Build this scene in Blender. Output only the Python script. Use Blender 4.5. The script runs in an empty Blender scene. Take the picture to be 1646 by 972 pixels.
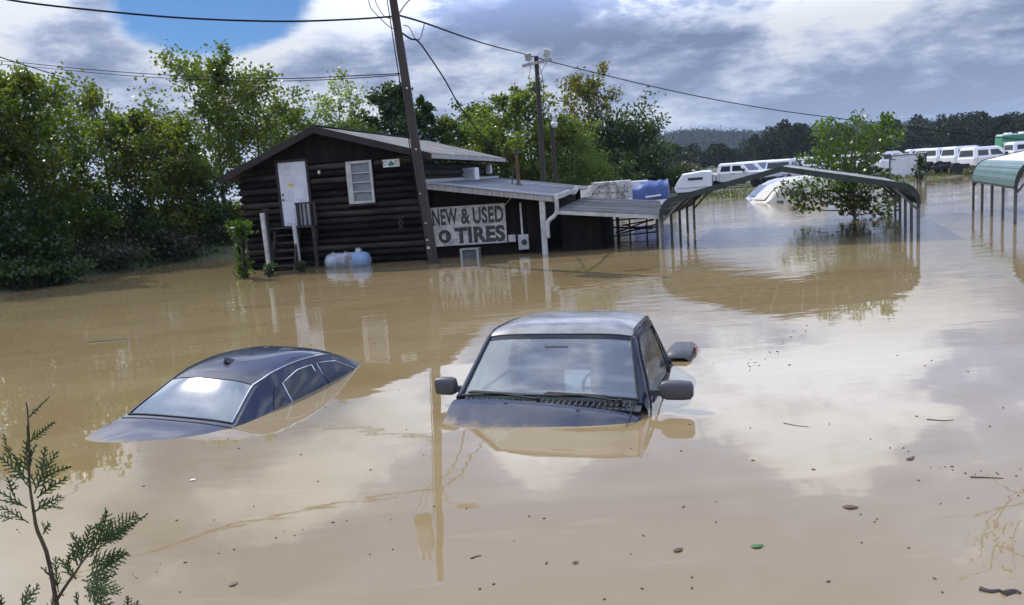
import bpy, math, random
import numpy as np
from mathutils import Vector, Matrix

SC = bpy.context.scene
COL = SC.collection
R_ = math.radians

# ------------------------------------------------------------------ camera
F_PX, PITCH, ROLL, CAM_H = 1300.0, R_(8.68), R_(4.2), 2.0
_R = Vector((1, 0, 0)); _F = Vector((0, math.cos(PITCH), -math.sin(PITCH))); _U = Vector((0, math.sin(PITCH), math.cos(PITCH)))
CU = math.cos(ROLL) * _U + math.sin(ROLL) * _R
CR = math.cos(ROLL) * _R - math.sin(ROLL) * _U
CAM = Vector((0, 0, CAM_H))
cam = bpy.data.cameras.new('camera')
cam.sensor_width = 36.0
cam.lens = 36.0 * F_PX / 1646.0
cam.clip_end = 9000
cam.clip_start = 0.05
camo = bpy.data.objects.new('camera', cam)
COL.objects.link(camo)
m = Matrix((CR, CU, -_F)).transposed().to_4x4()
m.translation = CAM
camo.matrix_world = m
SC.camera = camo

def ray(x, y):
    return _F + CR * ((x - 823) / F_PX) - CU * ((y - 486) / F_PX)
def W(x, y, z=0.0):
    d = ray(x, y); return CAM + d * ((z - CAM_H) / d.z)
def D(x, y, Y):
    d = ray(x, y); return CAM + d * (Y / d.y)

# ------------------------------------------------------------------ light
SUN_AZ, SUN_EL = R_(-42), R_(47)          # azimuth from +Y, clockwise positive
sun_dir = Vector((math.sin(SUN_AZ) * math.cos(SUN_EL), math.cos(SUN_AZ) * math.cos(SUN_EL), math.sin(SUN_EL)))
sl = bpy.data.lights.new('sun', 'SUN'); sl.energy = 4.6; sl.angle = R_(0.5); sl.color = (1.0, 0.95, 0.87)
so = bpy.data.objects.new('sun', sl); COL.objects.link(so)
so.rotation_euler = (-sun_dir).to_track_quat('-Z', 'Y').to_euler()

SC.view_settings.view_transform = 'Standard'
SC.view_settings.look = 'None'
SC.view_settings.exposure = -0.22
SC.view_settings.gamma = 1.0
try:
    SC.view_settings.use_curve_mapping = False
except Exception:
    pass
SC.cycles.max_bounces = 7
SC.cycles.diffuse_bounces = 3
SC.cycles.glossy_bounces = 4
SC.cycles.transmission_bounces = 4
SC.cycles.transparent_max_bounces = 12
SC.cycles.volume_bounces = 0
SC.cycles.caustics_reflective = False
SC.cycles.caustics_refractive = False

# ------------------------------------------------------------------ node helpers
class NT:
    def __init__(s, tree):
        s.t = tree
    def n(s, typ, **kw):
        o = s.t.nodes.new(typ)
        for k, v in kw.items():
            setattr(o, k, v)
        return o
    def put(s, sock, v):
        if isinstance(v, bpy.types.NodeSocket):
            s.t.links.new(v, sock)
        else:
            sock.default_value = v
    def math(s, op, a, b=0.0, c=None, clamp=False):
        o = s.n('ShaderNodeMath', operation=op); o.use_clamp = clamp
        s.put(o.inputs[0], a); s.put(o.inputs[1], b)
        if c is not None: s.put(o.inputs[2], c)
        return o.outputs[0]
    def vmath(s, op, a, b=(0, 0, 0)):
        o = s.n('ShaderNodeVectorMath', operation=op)
        s.put(o.inputs[0], a); s.put(o.inputs[1], b)
        return o.outputs['Value'] if op in ('DOT_PRODUCT', 'LENGTH', 'DISTANCE') else o.outputs[0]
    def noise(s, vec, scale, detail=4, rough=0.5, dist=0.0):
        o = s.n('ShaderNodeTexNoise')
        if vec is not None: s.put(o.inputs['Vector'], vec)
        o.inputs['Scale'].default_value = scale; o.inputs['Detail'].default_value = detail
        o.inputs['Roughness'].default_value = rough; o.inputs['Distortion'].default_value = dist
        return o.outputs['Fac']
    def smooth(s, v, a, b, lo=0.0, hi=1.0):
        o = s.n('ShaderNodeMapRange', interpolation_type='SMOOTHSTEP')
        s.put(o.inputs[0], v); s.put(o.inputs[1], a); s.put(o.inputs[2], b); s.put(o.inputs[3], lo); s.put(o.inputs[4], hi)
        return o.outputs[0]
    def mix(s, f, a, b, mode='MIX'):
        o = s.n('ShaderNodeMix', data_type='RGBA', blend_type=mode)
        s.put(o.inputs[0], f)
        s.put(o.inputs[6], a if not isinstance(a, tuple) else (*a[:3], 1))
        s.put(o.inputs[7], b if not isinstance(b, tuple) else (*b[:3], 1))
        return o.outputs[2]

# ------------------------------------------------------------------ sky
wd = bpy.data.worlds.new('World'); SC.world = wd; wd.use_nodes = True
wd.node_tree.nodes.clear()
k = NT(wd.node_tree)
STR = 0.10
sky = k.n('ShaderNodeTexSky', sky_type='NISHITA'); sky.sun_disc = False
sky.sun_elevation = SUN_EL; sky.sun_rotation = SUN_AZ
sky.air_density = 1.0; sky.dust_density = 0.15; sky.ozone_density = 3.0
tc = k.n('ShaderNodeTexCoord'); dirv = k.vmath('NORMALIZE', tc.outputs['Generated'])
sep = k.n('ShaderNodeSeparateXYZ'); k.put(sep.inputs[0], dirv)
zz = k.math('MAXIMUM', sep.outputs[2], 0.0)
den = k.math('ADD', zz, 0.26)
cmb = k.n('ShaderNodeCombineXYZ')
k.put(cmb.inputs[0], k.math('DIVIDE', sep.outputs[0], den)); k.put(cmb.inputs[1], k.math('DIVIDE', sep.outputs[1], den)); cmb.inputs[2].default_value = 3.3
cp = cmb.outputs[0]
big = k.noise(cp, 1.5, 10, 0.55, 0.1)
fine = k.noise(cp, 6.5, 9, 0.62, 0.1)
def blob(px, py, r0, r1, sx=1.0):
    d = ray(px, py); d = Vector((d.x, d.y, abs(d.z))).normalized()
    df = k.vmath('SUBTRACT', dirv, tuple(d))
    df = k.vmath('MULTIPLY', df, (1 / sx, 1, 1))
    return k.smooth(k.vmath('LENGTH', df), r1, r0)
# cover: 0 clear .. 1 cloud ; thick: 0 bright thin .. 1 grey underside
cov = k.math('ADD', k.math('MULTIPLY', big, 0.7), k.math('MULTIPLY', fine, 0.3))
cov = k.math('ADD', cov, 0.24)
for b, w in ((blob(325, 8, 0.02, 0.092, 1.9), -0.50), (blob(120, 20, 0.02, 0.09, 2), 0.12), (blob(250, 720, 0.03, 0.12, 2), 0.0)):
    if w: cov = k.math('ADD', cov, k.math('MULTIPLY', b, w))
cover = k.smooth(cov, 0.50, 0.66)
th = k.math('ADD', k.math('MULTIPLY', k.noise(cp, 2.6, 10, 0.58, 0.1), 0.72), k.math('MULTIPLY', fine, 0.38))
for b, w in ((blob(1500, 90, 0.05, 0.36, 1.6), 0.07), (blob(1000, 120, 0.05, 0.3, 2.0), 0.04), (blob(60, 60, 0.02, 0.32, 1.2), -0.06), (blob(120, 75, 0.01, 0.055, 2.0), 0.15), (blob(520, 120, 0.01, 0.06, 1.6), 0.10),
             (blob(450, 90, 0.02, 0.16, 1.3), -0.08), (blob(870, 735, 0.02, 0.09, 1.6), -0.24), (blob(440, 800, 0.02, 0.09, 1.8), -0.20),
             (blob(640, 630, 0.02, 0.10, 1.6), -0.24), (blob(1270, 690, 0.02, 0.15, 1.5), -0.20), (blob(150, 740, 0.01, 0.08, 1.2), -0.2),
             (blob(1100, 930, 0.1, 0.28, 2.6), 0.14), (blob(330, 720, 0.02, 0.08, 1.6), 0.16), (blob(30, 900, 0.02, 0.10, 1.2), -0.2),
             (blob(1000, 225, 0.02, 0.12, 2.2), -0.16), (blob(1500, 620, 0.02, 0.16, 1.6), -0.14), (blob(1340, 490, 0.03, 0.12, 2.2), -0.20)):
    th = k.math('ADD', th, k.math('MULTIPLY', b, w))
def ramp(v, stops):
    o = k.n('ShaderNodeValToRGB'); k.put(o.inputs[0], v); e = o.color_ramp.elements
    while len(e) < len(stops): e.new(0.5)
    for q, (p_, c_) in zip(e, stops): q.position = p_; q.color = (*c_, 1)
    return o.outputs[0]
tone = k.math('ADD', k.math('MULTIPLY', k.math('SUBTRACT', th, 0.55), 3.0), 0.5)
lowc = ramp(tone, [(0.10, (.90, .93, .98)), (0.33, (.64, .71, .87)), (0.55, (.37, .44, .63)), (0.80, (.22, .275, .43))])
highc = ramp(tone, [(0.15, (2.05, 2.25, 2.70)), (0.36, (1.6, 1.78, 2.20)), (0.47, (.82, 1.02, 1.66)), (0.85, (.52, .70, 1.28))])
hmix = k.math('MULTIPLY', k.smooth(sep.outputs[2], 0.14, 0.26), k.math('SUBTRACT', 1.0, k.math('MULTIPLY', blob(140, -20, 0.10, 0.30, 1.5), 0.85)))
ccol = k.mix(hmix, lowc, highc)
ccol = k.vmath('MULTIPLY', ccol, (10, 10, 10))
hz = k.smooth(sep.outputs[2], 0.0, 0.16)
ccol = k.mix(k.math('MULTIPLY', k.math('SUBTRACT', 1.0, hz), 0.30), ccol, (5.4, 6.2, 7.9))
skycol = k.mix(cover, k.vmath('MULTIPLY', sky.outputs[0], (0.42, 0.66, 0.95)), ccol)
below = k.smooth(sep.outputs[2], -0.05, 0.0)
skycol = k.mix(below, (2.0, 2.0, 1.8), skycol)
bg = k.n('ShaderNodeBackground'); bg.inputs['Strength'].default_value = STR
k.put(bg.inputs['Color'], skycol)
wo = k.n('ShaderNodeOutputWorld'); k.t.links.new(bg.outputs[0], wo.inputs[0])

# ------------------------------------------------------------------ materials
MATS = {}
def mat(name, col, rough=0.6, metal=0.0, var=0.0, vscale=4.0, bump=0.0, bscale=40.0, col2=None, coat=0.0, stretch=(1, 1, 1), spec=0.5, mudz=None, cior=1.6):
    if name in MATS: return MATS[name]
    M = bpy.data.materials.new(name); M.use_nodes = True
    n = NT(M.node_tree); b = M.node_tree.nodes['Principled BSDF']
    b.inputs['Roughness'].default_value = rough; b.inputs['Metallic'].default_value = metal
    b.inputs['Specular IOR Level'].default_value = spec
    if coat: b.inputs['Coat Weight'].default_value = coat; b.inputs['Coat Roughness'].default_value = 0.04; b.inputs['Coat IOR'].default_value = cior
    t = n.n('ShaderNodeTexCoord'); v = n.vmath('MULTIPLY', t.outputs['Object'], stretch)
    oi = n.n('ShaderNodeObjectInfo')
    v = n.vmath('ADD', v, n.vmath('MULTIPLY', oi.outputs['Random'], (31, 17, 23))) if False else v
    if var or col2:
        f = n.smooth(n.noise(v, vscale, 6, 0.62), 0.32, 0.68)
        c2 = col2 if col2 else tuple(c * (1 - var) for c in col)
        c = n.mix(f, col, c2)
        hv = n.n('ShaderNodeHueSaturation'); n.put(hv.inputs['Color'], c)
        n.put(hv.inputs['Value'], n.math('ADD', n.math('MULTIPLY', oi.outputs['Random'], 0.5 * max(var, 0.2)), 1 - 0.25 * max(var, 0.2)))
        bc = hv.outputs[0]
        if mudz is not None:                          # dried silt left just above the water line
            zc = n.n('ShaderNodeSeparateXYZ'); n.put(zc.inputs[0], t.outputs['Object'])
            zn = n.math('ADD', zc.outputs[2], n.math('MULTIPLY', n.math('SUBTRACT', n.noise(t.outputs['Object'], 7, 5, .6), .5), 0.11))
            mf = n.math('MULTIPLY', n.smooth(zn, mudz + .05, mudz), n.smooth(n.noise(t.outputs['Object'], 22, 4, .6), .25, .6, .35, .8))
            bc = n.mix(mf, bc, (0.23, 0.18, 0.11))
            n.put(b.inputs['Coat Weight'], n.math('MULTIPLY', n.math('SUBTRACT', 1.0, mf), coat))
        n.put(b.inputs['Base Color'], bc)
    else:
        b.inputs['Base Color'].default_value = (*col, 1)
    if bump:
        bp = n.n('ShaderNodeBump'); bp.inputs['Strength'].default_value = bump; bp.inputs['Distance'].default_value = 0.02
        n.put(bp.inputs['Height'], n.noise(v, bscale, 5, 0.6)); n.put(b.inputs['Normal'], bp.outputs[0])
    MATS[name] = M
    return M

def leafmat(name, c1, c2, trans=0.42, c3=None, spec=0.4):
    M = bpy.data.materials.new(name); M.use_nodes = True; M.node_tree.nodes.clear(); n = NT(M.node_tree)
    t = n.n('ShaderNodeTexCoord')
    f = n.smooth(n.noise(t.outputs['Object'], 1.1, 2), 0.38, 0.62)
    g = n.smooth(n.noise(t.outputs['Object'], 9.0, 1), 0.35, 0.65)
    c = n.mix(f, c1, c2)
    c = n.mix(n.math('MULTIPLY', g, 0.55), c, c3 if c3 else tuple(x * 0.55 for x in c2))
    d = n.n('ShaderNodeBsdfPrincipled'); n.put(d.inputs['Base Color'], c); d.inputs['Roughness'].default_value = 0.36; d.inputs['Specular IOR Level'].default_value = spec
    tr = n.n('ShaderNodeBsdfTranslucent'); n.put(tr.inputs['Color'], n.mix(1.0, c, (2.9, 3.1, 0.75), 'MULTIPLY'))
    mx = n.n('ShaderNodeMixShader'); mx.inputs[0].default_value = trans
    n.t.links.new(d.outputs[0], mx.inputs[1]); n.t.links.new(tr.outputs[0], mx.inputs[2])
    o = n.n('ShaderNodeOutputMaterial'); n.t.links.new(mx.outputs[0], o.inputs[0])
    MATS[name] = M
    return M

L_MID = leafmat('leaf_mid', (0.050, 0.080, 0.014), (0.088, 0.110, 0.017))
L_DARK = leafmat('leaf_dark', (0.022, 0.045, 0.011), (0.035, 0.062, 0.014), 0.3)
L_YEL = leafmat('leaf_yellow', (0.105, 0.125, 0.020), (0.070, 0.098, 0.018), 0.45)
L_BRIGHT = leafmat('leaf_bright', (0.036, 0.074, 0.010), (0.062, 0.105, 0.013), 0.34)
L_AUT = leafmat('leaf_autumn', (0.085, 0.095, 0.018), (0.11, 0.080, 0.018), 0.4, (0.04, 0.06, 0.013))
L_MUD = leafmat('leaf_muddy', (0.060, 0.066, 0.026), (0.050, 0.082, 0.020), 0.25)
L_PALE = leafmat('leaf_pale', (0.10, 0.15, 0.035), (0.13, 0.17, 0.04), 0.4)
L_GREY = leafmat('leaf_grey', (0.075, 0.072, 0.05), (0.05, 0.055, 0.032), 0.2)
L_FAR = leafmat('leaf_far', (0.020, 0.032, 0.014), (0.034, 0.044, 0.016), 0.08, (0.030, 0.028, 0.015), 0.05)
L_THUJA = leafmat('leaf_thuja', (0.060, 0.105, 0.028), (0.095, 0.135, 0.036), 0.35)
BARK = mat('bark', (0.09, 0.075, 0.06), 0.9, var=0.5, vscale=6, bump=0.6, stretch=(1, 1, .3))
BARKP = mat('bark_pale', (0.20, 0.18, 0.15), 0.9, var=0.5, vscale=3)
LOG = mat('weathered_log', (0.034, 0.028, 0.023), 0.9, var=1.2, vscale=1.6, bump=0.7, bscale=20, stretch=(.5, 2, 2), col2=(0.010, 0.008, 0.007), spec=.25)
LOG2 = mat('dark_log', (0.018, 0.014, 0.012), 0.9, var=1.0, vscale=2.0, bump=0.8, bscale=16, stretch=(.5, 2, 2), spec=.2)
LOG3 = mat('pale_worn_log', (0.070, 0.060, 0.050), 0.9, vscale=1.3, bump=0.8, bscale=16, stretch=(.6, 2, 2), col2=(0.018, 0.014, 0.011), spec=.2)
PLANK = mat('dark_plank', (0.016, 0.012, 0.010), 0.9, spec=.25, var=0.6, vscale=3, bump=0.5, stretch=(3, 3, .4))
TRIM_DK = mat('dark_trim', (0.035, 0.022, 0.019), 0.7, var=0.5, vscale=5)
FASCIA = mat('red_brown_fascia', (0.024, 0.015, 0.013), 0.7, var=0.6, vscale=3)
ROOFG = mat('grey_roll_roofing', (0.22, 0.215, 0.20), 0.9, var=0.7, vscale=1.3, bump=0.4, bscale=60, stretch=(.6, 1.6, 1))
TIN = mat('tin_roof', (0.46, 0.48, 0.51), 0.40, 0.5, var=0.6, vscale=0.9, bump=0.08, bscale=6, stretch=(.5, 3, 1))
TIN2 = mat('dull_tin_roof', (0.30, 0.30, 0.29), 0.6, 0.2, var=0.6, vscale=1.2, bump=0.1, bscale=6, stretch=(.5, 3, 1))
WHITE = mat('white_paint', (0.75, 0.75, 0.74), 0.45, var=0.12, vscale=3)
DOORW = mat('door_white', (0.66, 0.68, 0.72), 0.5, var=0.22, vscale=3)
OLDW = mat('aged_white', (0.58, 0.57, 0.53), 0.6, var=0.35, vscale=5, bump=0.2)
GREYW = mat('grey_wood', (0.42, 0.40, 0.37), 0.8, var=0.45, vscale=4, bump=0.4, stretch=(4, 4, .6))
DKWOOD = mat('dark_wood', (0.05, 0.04, 0.034), 0.8, var=0.5, vscale=5)
POLEW = mat('pole_wood', (0.062, 0.050, 0.042), 0.85, var=0.55, vscale=5, bump=0.6, stretch=(5, 5, .4))
BLACK = mat('black_rubber', (0.015, 0.015, 0.016), 0.55)
BLACKP = mat('black_plastic', (0.035, 0.036, 0.038), 0.42, bump=0.05, bscale=200)
MIRP = mat('mirror_plastic', (0.075, 0.075, 0.078), 0.45, var=0.2, vscale=9)
LETTER = mat('black_paint', (0.022, 0.020, 0.019), 0.7, vscale=14, col2=(0.075, 0.07, 0.065))
BOARD = mat('sign_board', (0.60, 0.575, 0.53), 0.7, var=0.5, vscale=3, stretch=(1, 1, 2.5))
STEEL = mat('galvanised', (0.50, 0.50, 0.49), 0.45, 0.6, var=0.3, vscale=8)
RUST = mat('rusty_pipe', (0.22, 0.10, 0.045), 0.75, 0.2, var=0.5, vscale=7)
TANK = mat('tank_blue_grey', (0.42, 0.47, 0.53), 0.5, var=0.5, vscale=3, col2=(0.12, 0.11, 0.10))
TANKB = mat('tank_blue', (0.22, 0.33, 0.48), 0.5, var=0.3, vscale=5)
GREENM = mat('green_metal', (0.036, 0.056, 0.048), 0.5, 0.1, var=0.5, vscale=3)
TEAL = mat('teal_metal', (0.12, 0.21, 0.205), 0.38, 0.2, var=0.25, vscale=2)
GALV_DK = mat('weathered_post', (0.15, 0.155, 0.15), 0.55, 0.3, var=0.4, vscale=6)
PANELW = mat('carport_panel', (0.34, 0.34, 0.31), 0.5, 0.1, var=0.5, vscale=1.5, stretch=(1, .3, 1))
PANELT = mat('carport_white_panel', (0.74, 0.71, 0.65), 0.4, 0.1, var=0.15, vscale=1.5)
NAVY = mat('navy_paint', (0.009, 0.016, 0.048), 0.5, 0.0, col2=(0.018, 0.024, 0.045), vscale=2.2, coat=0.9, spec=.1, mudz=-.02, cior=1.42)
ROOFP = mat('sky_sheen_roof_paint', (0.25, 0.25, 0.245), 0.4, 0.0, var=0.5, vscale=3.5, coat=0.5)  # pale grey paints the sky's reflection onto the dark truck roof
NAVY2 = mat('dark_truck_paint', (0.008, 0.015, 0.038), 0.5, 0.0, col2=(0.026, 0.030, 0.044), vscale=2.6, coat=0.9, spec=.1, mudz=-.085, cior=1.5)
CHROME = mat('chrome', (0.8, 0.8, 0.8), 0.12, 1.0)
GLASSD = mat('dark_glass', (0.010, 0.014, 0.016), 0.05, 0.0)
GLASSF = mat('far_glass', (0.02, 0.027, 0.032), 0.08)
HAZEGL = mat('hazy_glass', (0.16, 0.19, 0.20), 0.10, 0.0, var=0.3, vscale=5, coat=1.0)
TRUCKW = mat('fleet_white', (0.80, 0.80, 0.80), 0.28, coat=0.6)
CREAM = mat('cream_paint', (0.56, 0.52, 0.41), 0.35, var=0.1, coat=0.5)
SILVER = mat('silver_paint', (0.42, 0.45, 0.49), 0.3, 0.4, coat=0.5)
TARP = mat('blue_tarp', (0.045, 0.085, 0.26), 0.5, var=0.3, vscale=4, bump=0.4, bscale=6)
GREENV = mat('green_paint', (0.05, 0.24, 0.12), 0.35, coat=0.5)
RED = mat('red_lens', (0.34, 0.05, 0.025), 0.3)
AMBER = mat('amber_lens', (0.5, 0.2, 0.03), 0.25)
CLOTH = mat('seat_cloth', (0.20, 0.21, 0.22), 0.9, var=0.2, vscale=9)
DASH = mat('dash_pale', (0.42, 0.42, 0.38), 0.7, var=0.2, vscale=6)
YELN = mat('yellow_notice', (0.62, 0.47, 0.08), 0.7)
SIGNG = mat('sign_green', (0.05, 0.22, 0.12), 0.6)
PANE = mat('dusty_pane', (0.20, 0.22, 0.23), 0.25, var=0.3, vscale=3)
GREENLEAF = mat('wet_green_leaf', (0.04, 0.14, 0.03), 0.35)
BROWNLEAF = mat('wet_brown_leaf', (0.09, 0.05, 0.03), 0.5)
TWIG = mat('wet_twig', (0.045, 0.032, 0.024), 0.6)
FOAM = mat('foam_white', (0.75, 0.74, 0.70), 0.7)
WIRE = mat('wire_black', (0.02, 0.02, 0.022), 0.9, spec=0.05)

def clear_glass(name, tint, fac):
    M = bpy.data.materials.new(name); M.use_nodes = True; M.node_tree.nodes.clear(); n = NT(M.node_tree)
    tr = n.n('ShaderNodeBsdfTransparent'); tr.inputs[0].default_value = (*tint, 1)
    gl = n.n('ShaderNodeBsdfGlossy'); gl.inputs['Roughness'].default_value = 0.03
    df = n.n('ShaderNodeBsdfDiffuse'); df.inputs[0].default_value = (0.55, 0.60, 0.60, 1)
    t = n.n('ShaderNodeTexCoord')
    dirt_sheen = n.smooth(n.noise(n.vmath('MULTIPLY', t.outputs['Object'], (1.2, 1, 5)), 2.4, 5), 0.4, 0.8, 0.12, 0.34)  # dirt film, made stronger to paint in pale reflected sky
    fr = n.n('ShaderNodeFresnel'); fr.inputs[0].default_value = 1.6
    a = n.n('ShaderNodeMixShader'); n.put(a.inputs[0], dirt_sheen); n.t.links.new(tr.outputs[0], a.inputs[1]); n.t.links.new(df.outputs[0], a.inputs[2])
    b = n.n('ShaderNodeMixShader'); n.put(b.inputs[0], n.math('ADD', n.math('MULTIPLY', fr.outputs[0], 1.0), fac, clamp=True))
    n.t.links.new(a.outputs[0], b.inputs[1]); n.t.links.new(gl.outputs[0], b.inputs[2])
    o = n.n('ShaderNodeOutputMaterial'); n.t.links.new(b.outputs[0], o.inputs[0])
    MATS[name] = M
    return M
GLASSC = clear_glass('windscreen_glass', (0.72, 0.82, 0.82), 0.13)
GLASSS = clear_glass('side_glass', (0.35, 0.42, 0.42), 0.05)

# ------------------------------------------------------------------ mesh helpers
class MB:
    def __init__(s): s.v = []; s.f = []
    def add(s, vs, fs):
        o = len(s.v); s.v += [tuple(p) for p in vs]; s.f += [tuple(i + o for i in f) for f in fs]; return s
    def box(s, c, d, rot=None, taper=1.0):
        hx, hy, hz = d[0] / 2, d[1] / 2, d[2] / 2
        vs = []
        for z in (-1, 1):
            kx = taper if z > 0 else 1
            for x, y in ((-1, -1), (1, -1), (1, 1), (-1, 1)):
                p = Vector((x * hx * kx, y * hy * kx, z * hz))
                if rot is not None: p = rot @ p
                vs.append(p + Vector(c))
        return s.add(vs, [(3, 2, 1, 0), (4, 5, 6, 7), (0, 1, 5, 4), (1, 2, 6, 5), (2, 3, 7, 6), (3, 0, 4, 7)])
    def bar(s, a, b, w, h, up=(0, 0, 1)):
        a = Vector(a); b = Vector(b); d = (b - a); L = d.length; d = d / L
        sdir = d.cross(Vector(up)); 
        if sdir.length < 1e-4: sdir = d.cross(Vector((0, 1, 0)))
        sdir.normalize(); u = sdir.cross(d)
        M = Matrix((sdir, d, u)).transposed()
        return s.box((a + b) / 2, (w, L, h), M)
    def tube(s, pts, rad, n=6, cap=True):
        pts = [Vector(p) for p in pts]
        if not hasattr(rad, '__len__'): rad = [rad] * len(pts)
        o = len(s.v); prev = None
        for i, p in enumerate(pts):
            d = (pts[min(i + 1, len(pts) - 1)] - pts[max(i - 1, 0)]).normalized()
            a = d.orthogonal().normalized() if prev is None else (prev - d * prev.dot(d)).normalized()
            prev = a; b = d.cross(a)
            for j in range(n):
                t = 2 * math.pi * j / n
                s.v.append(tuple(p + (a * math.cos(t) + b * math.sin(t)) * rad[i]))
        for i in range(len(pts) - 1):
            for j in range(n):
                s.f.append((o + i * n + j, o + i * n + (j + 1) % n, o + (i + 1) * n + (j + 1) % n, o + (i + 1) * n + j))
        if cap:
            s.f.append(tuple(o + j for j in reversed(range(n)))); s.f.append(tuple(o + (len(pts) - 1) * n + j for j in range(n)))
        return s
    def prism(s, poly, axis, a, b):
        # poly: 2-D points; extruded along axis ('x','y','z') from a to b
        def P(q, t):
            return (t, q[0], q[1]) if axis == 'x' else (q[0], t, q[1]) if axis == 'y' else (q[0], q[1], t)
        n = len(poly); vs = [P(q, a) for q in poly] + [P(q, b) for q in poly]
        fs = [tuple(range(n))[::-1], tuple(range(n, 2 * n))] + [(i, (i + 1) % n, n + (i + 1) % n, n + i) for i in range(n)]
        return s.add(vs, fs)
    def grid(s, rows, skip=None):
        o = len(s.v); nr = len(rows); nc = len(rows[0])
        for r in rows: s.v += [tuple(p) for p in r]
        for i in range(nr - 1):
            for j in range(nc - 1):
                if skip and skip(i, j): continue
                s.f.append((o + i * nc + j, o + i * nc + j + 1, o + (i + 1) * nc + j + 1, o + (i + 1) * nc + j))
        return s
    def lathe(s, prof, c=(0, 0, 0), n=16, axis='z'):
        o = len(s.v)
        for r, h in prof:
            for j in range(n):
                t = 2 * math.pi * j / n; x, y = r * math.cos(t), r * math.sin(t)
                p = (x, y, h) if axis == 'z' else (h, x, y) if axis == 'x' else (x, h, y)
                s.v.append((p[0] + c[0], p[1] + c[1], p[2] + c[2]))
        for i in range(len(prof) - 1):
            for j in range(n):
                s.f.append((o + i * n + j, o + i * n + (j + 1) % n, o + (i + 1) * n + (j + 1) % n, o + (i + 1) * n + j))
        return s
    def build(s, name, m, parent=None, smooth=False, bevel=0.0, solid=0.0):
        me = bpy.data.meshes.new(name); me.from_pydata(s.v, [], s.f); me.update()
        if smooth:
            for p in me.polygons: p.use_smooth = True
            try: me.set_sharp_from_angle(angle=R_(40))
            except Exception: pass
        me.materials.append(m)
        o = bpy.data.objects.new(name, me); COL.objects.link(o)
        if parent is not None: o.parent = parent
        if solid:
            md = o.modifiers.new('thickness', 'SOLIDIFY'); md.thickness = solid; md.offset = -1
        if bevel:
            md = o.modifiers.new('bevel', 'BEVEL'); md.width = bevel; md.segments = 2; md.limit_method = 'ANGLE'
        return o

def tag(o, label=None, cat=None, group=None, kind=None):
    if label: o['label'] = label
    if cat: o['category'] = cat
    if group: o['group'] = group
    if kind: o['kind'] = kind
    return o
def empty(name, loc=(0, 0, 0), rz=0.0, label=None, cat=None, group=None, rot=None):
    o = bpy.data.objects.new(name, None); COL.objects.link(o); o.location = loc
    o.rotation_euler = rot if rot else (0, 0, rz); o.empty_display_size = 0.2
    return tag(o, label, cat, group)
def dup(root, loc, rz, label, group=None):
    def rec(o, par):
        c = o.copy(); COL.objects.link(c); c.parent = par
        for ch in o.children: rec(ch, c)
        return c
    c = rec(root, None); c.location = loc; c.rotation_euler = (0, 0, rz); c['label'] = label
    if group: c['group'] = group
    return c
def spline(pts, n):
    P = [np.array(p, float) for p in pts]; out = []
    for t in np.linspace(0, len(P) - 1, n):
        i = min(int(t), len(P) - 2); u = t - i
        p0 = P[max(i - 1, 0)]; p1 = P[i]; p2 = P[i + 1]; p3 = P[min(i + 2, len(P) - 1)]
        out.append(0.5 * ((2 * p1) + (-p0 + p2) * u + (2 * p0 - 5 * p1 + 4 * p2 - p3) * u * u + (-p0 + 3 * p1 - 3 * p2 + p3) * u ** 3))
    return out

# ------------------------------------------------------------------ terrain and water
def land_height(x, y):
    wob = 0.35 * math.sin(x * 0.9 + y * 0.35) + 0.25 * math.sin(y * 1.3)
    fl = (x + 13.57) * -0.925 + (y - 21.46) * 0.381 + wob
    fb = (x - 12.4) * -0.453 + (y - 45.6) * 0.891 + wob * 1.3
    fn = 2.7 - y + 0.2 * math.sin(x * 1.3)
    hl = min(max(0.32 * fl, -1.2), 0.85)
    hb = min(max(0.11 * fb, -1.2), 0.14) + 0.0025 * max(fb - 2, 0) if fb < 400 else 1.2
    hn = min(max(0.4 * fn, -1.2), 0.42)
    return max(hl, hb, hn)
ax = sorted(set([-2600, -1600, -900, -500, -300, -200, -140, -100] + [round(-80 + i * 1.0, 2) for i in range(161)] + [100, 140, 200, 300, 500, 900, 1600, 2600]))
ay = sorted(set([-400, -200, -100, -50, -25, -12] + [round(-6 + i * 0.8, 2) for i in range(110)] + [90, 100, 120, 150, 200, 300, 450, 700, 1000, 1500, 2200, 3000]))
g = MB(); g.grid([[(x, y, land_height(x, y)) for x in ax] for y in ay])
GROUND = mat('wet_ground', (0.10, 0.082, 0.05), 0.9, var=0.4, vscale=0.6, col2=(0.065, 0.085, 0.03), bump=0.5, bscale=6)
tag(g.build('ground', GROUND, smooth=True), 'muddy ground with grassy banks rising from the flood water', kind='structure')

M = bpy.data.materials.new('flood_water'); M.use_nodes = True; n = NT(M.node_tree); b = M.node_tree.nodes['Principled BSDF']
geo = n.n('ShaderNodeNewGeometry'); pos = geo.outputs['Position']
b.inputs['IOR'].default_value = 1.66; b.inputs['Roughness'].default_value = 0.015
swirl = n.smooth(n.noise(n.vmath('MULTIPLY', pos, (0.22, 0.5, 0)), 1.0, 5, 0.6, 1.2), 0.35, 0.68)
streak = n.smooth(n.noise(n.vmath('MULTIPLY', pos, (0.5, 2.2, 0)), 1.6, 7, 0.65, 0.8), 0.55, 0.75)
mud = n.mix(swirl, (0.262, 0.196, 0.100), (0.226, 0.163, 0.076))
n.put(b.inputs['Base Color'], n.mix(n.math('MULTIPLY', streak, 0.4), mud, (0.33, 0.26, 0.15)))
sp = n.n('ShaderNodeSeparateXYZ'); n.put(sp.inputs[0], pos)
far = n.smooth(sp.outputs[1], 7.0, 20.0)
patch = n.smooth(n.noise(n.vmath('MULTIPLY', pos, (0.12, 0.30, 0)), 1.0, 3, 0.5), 0.40, 0.62)
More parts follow.
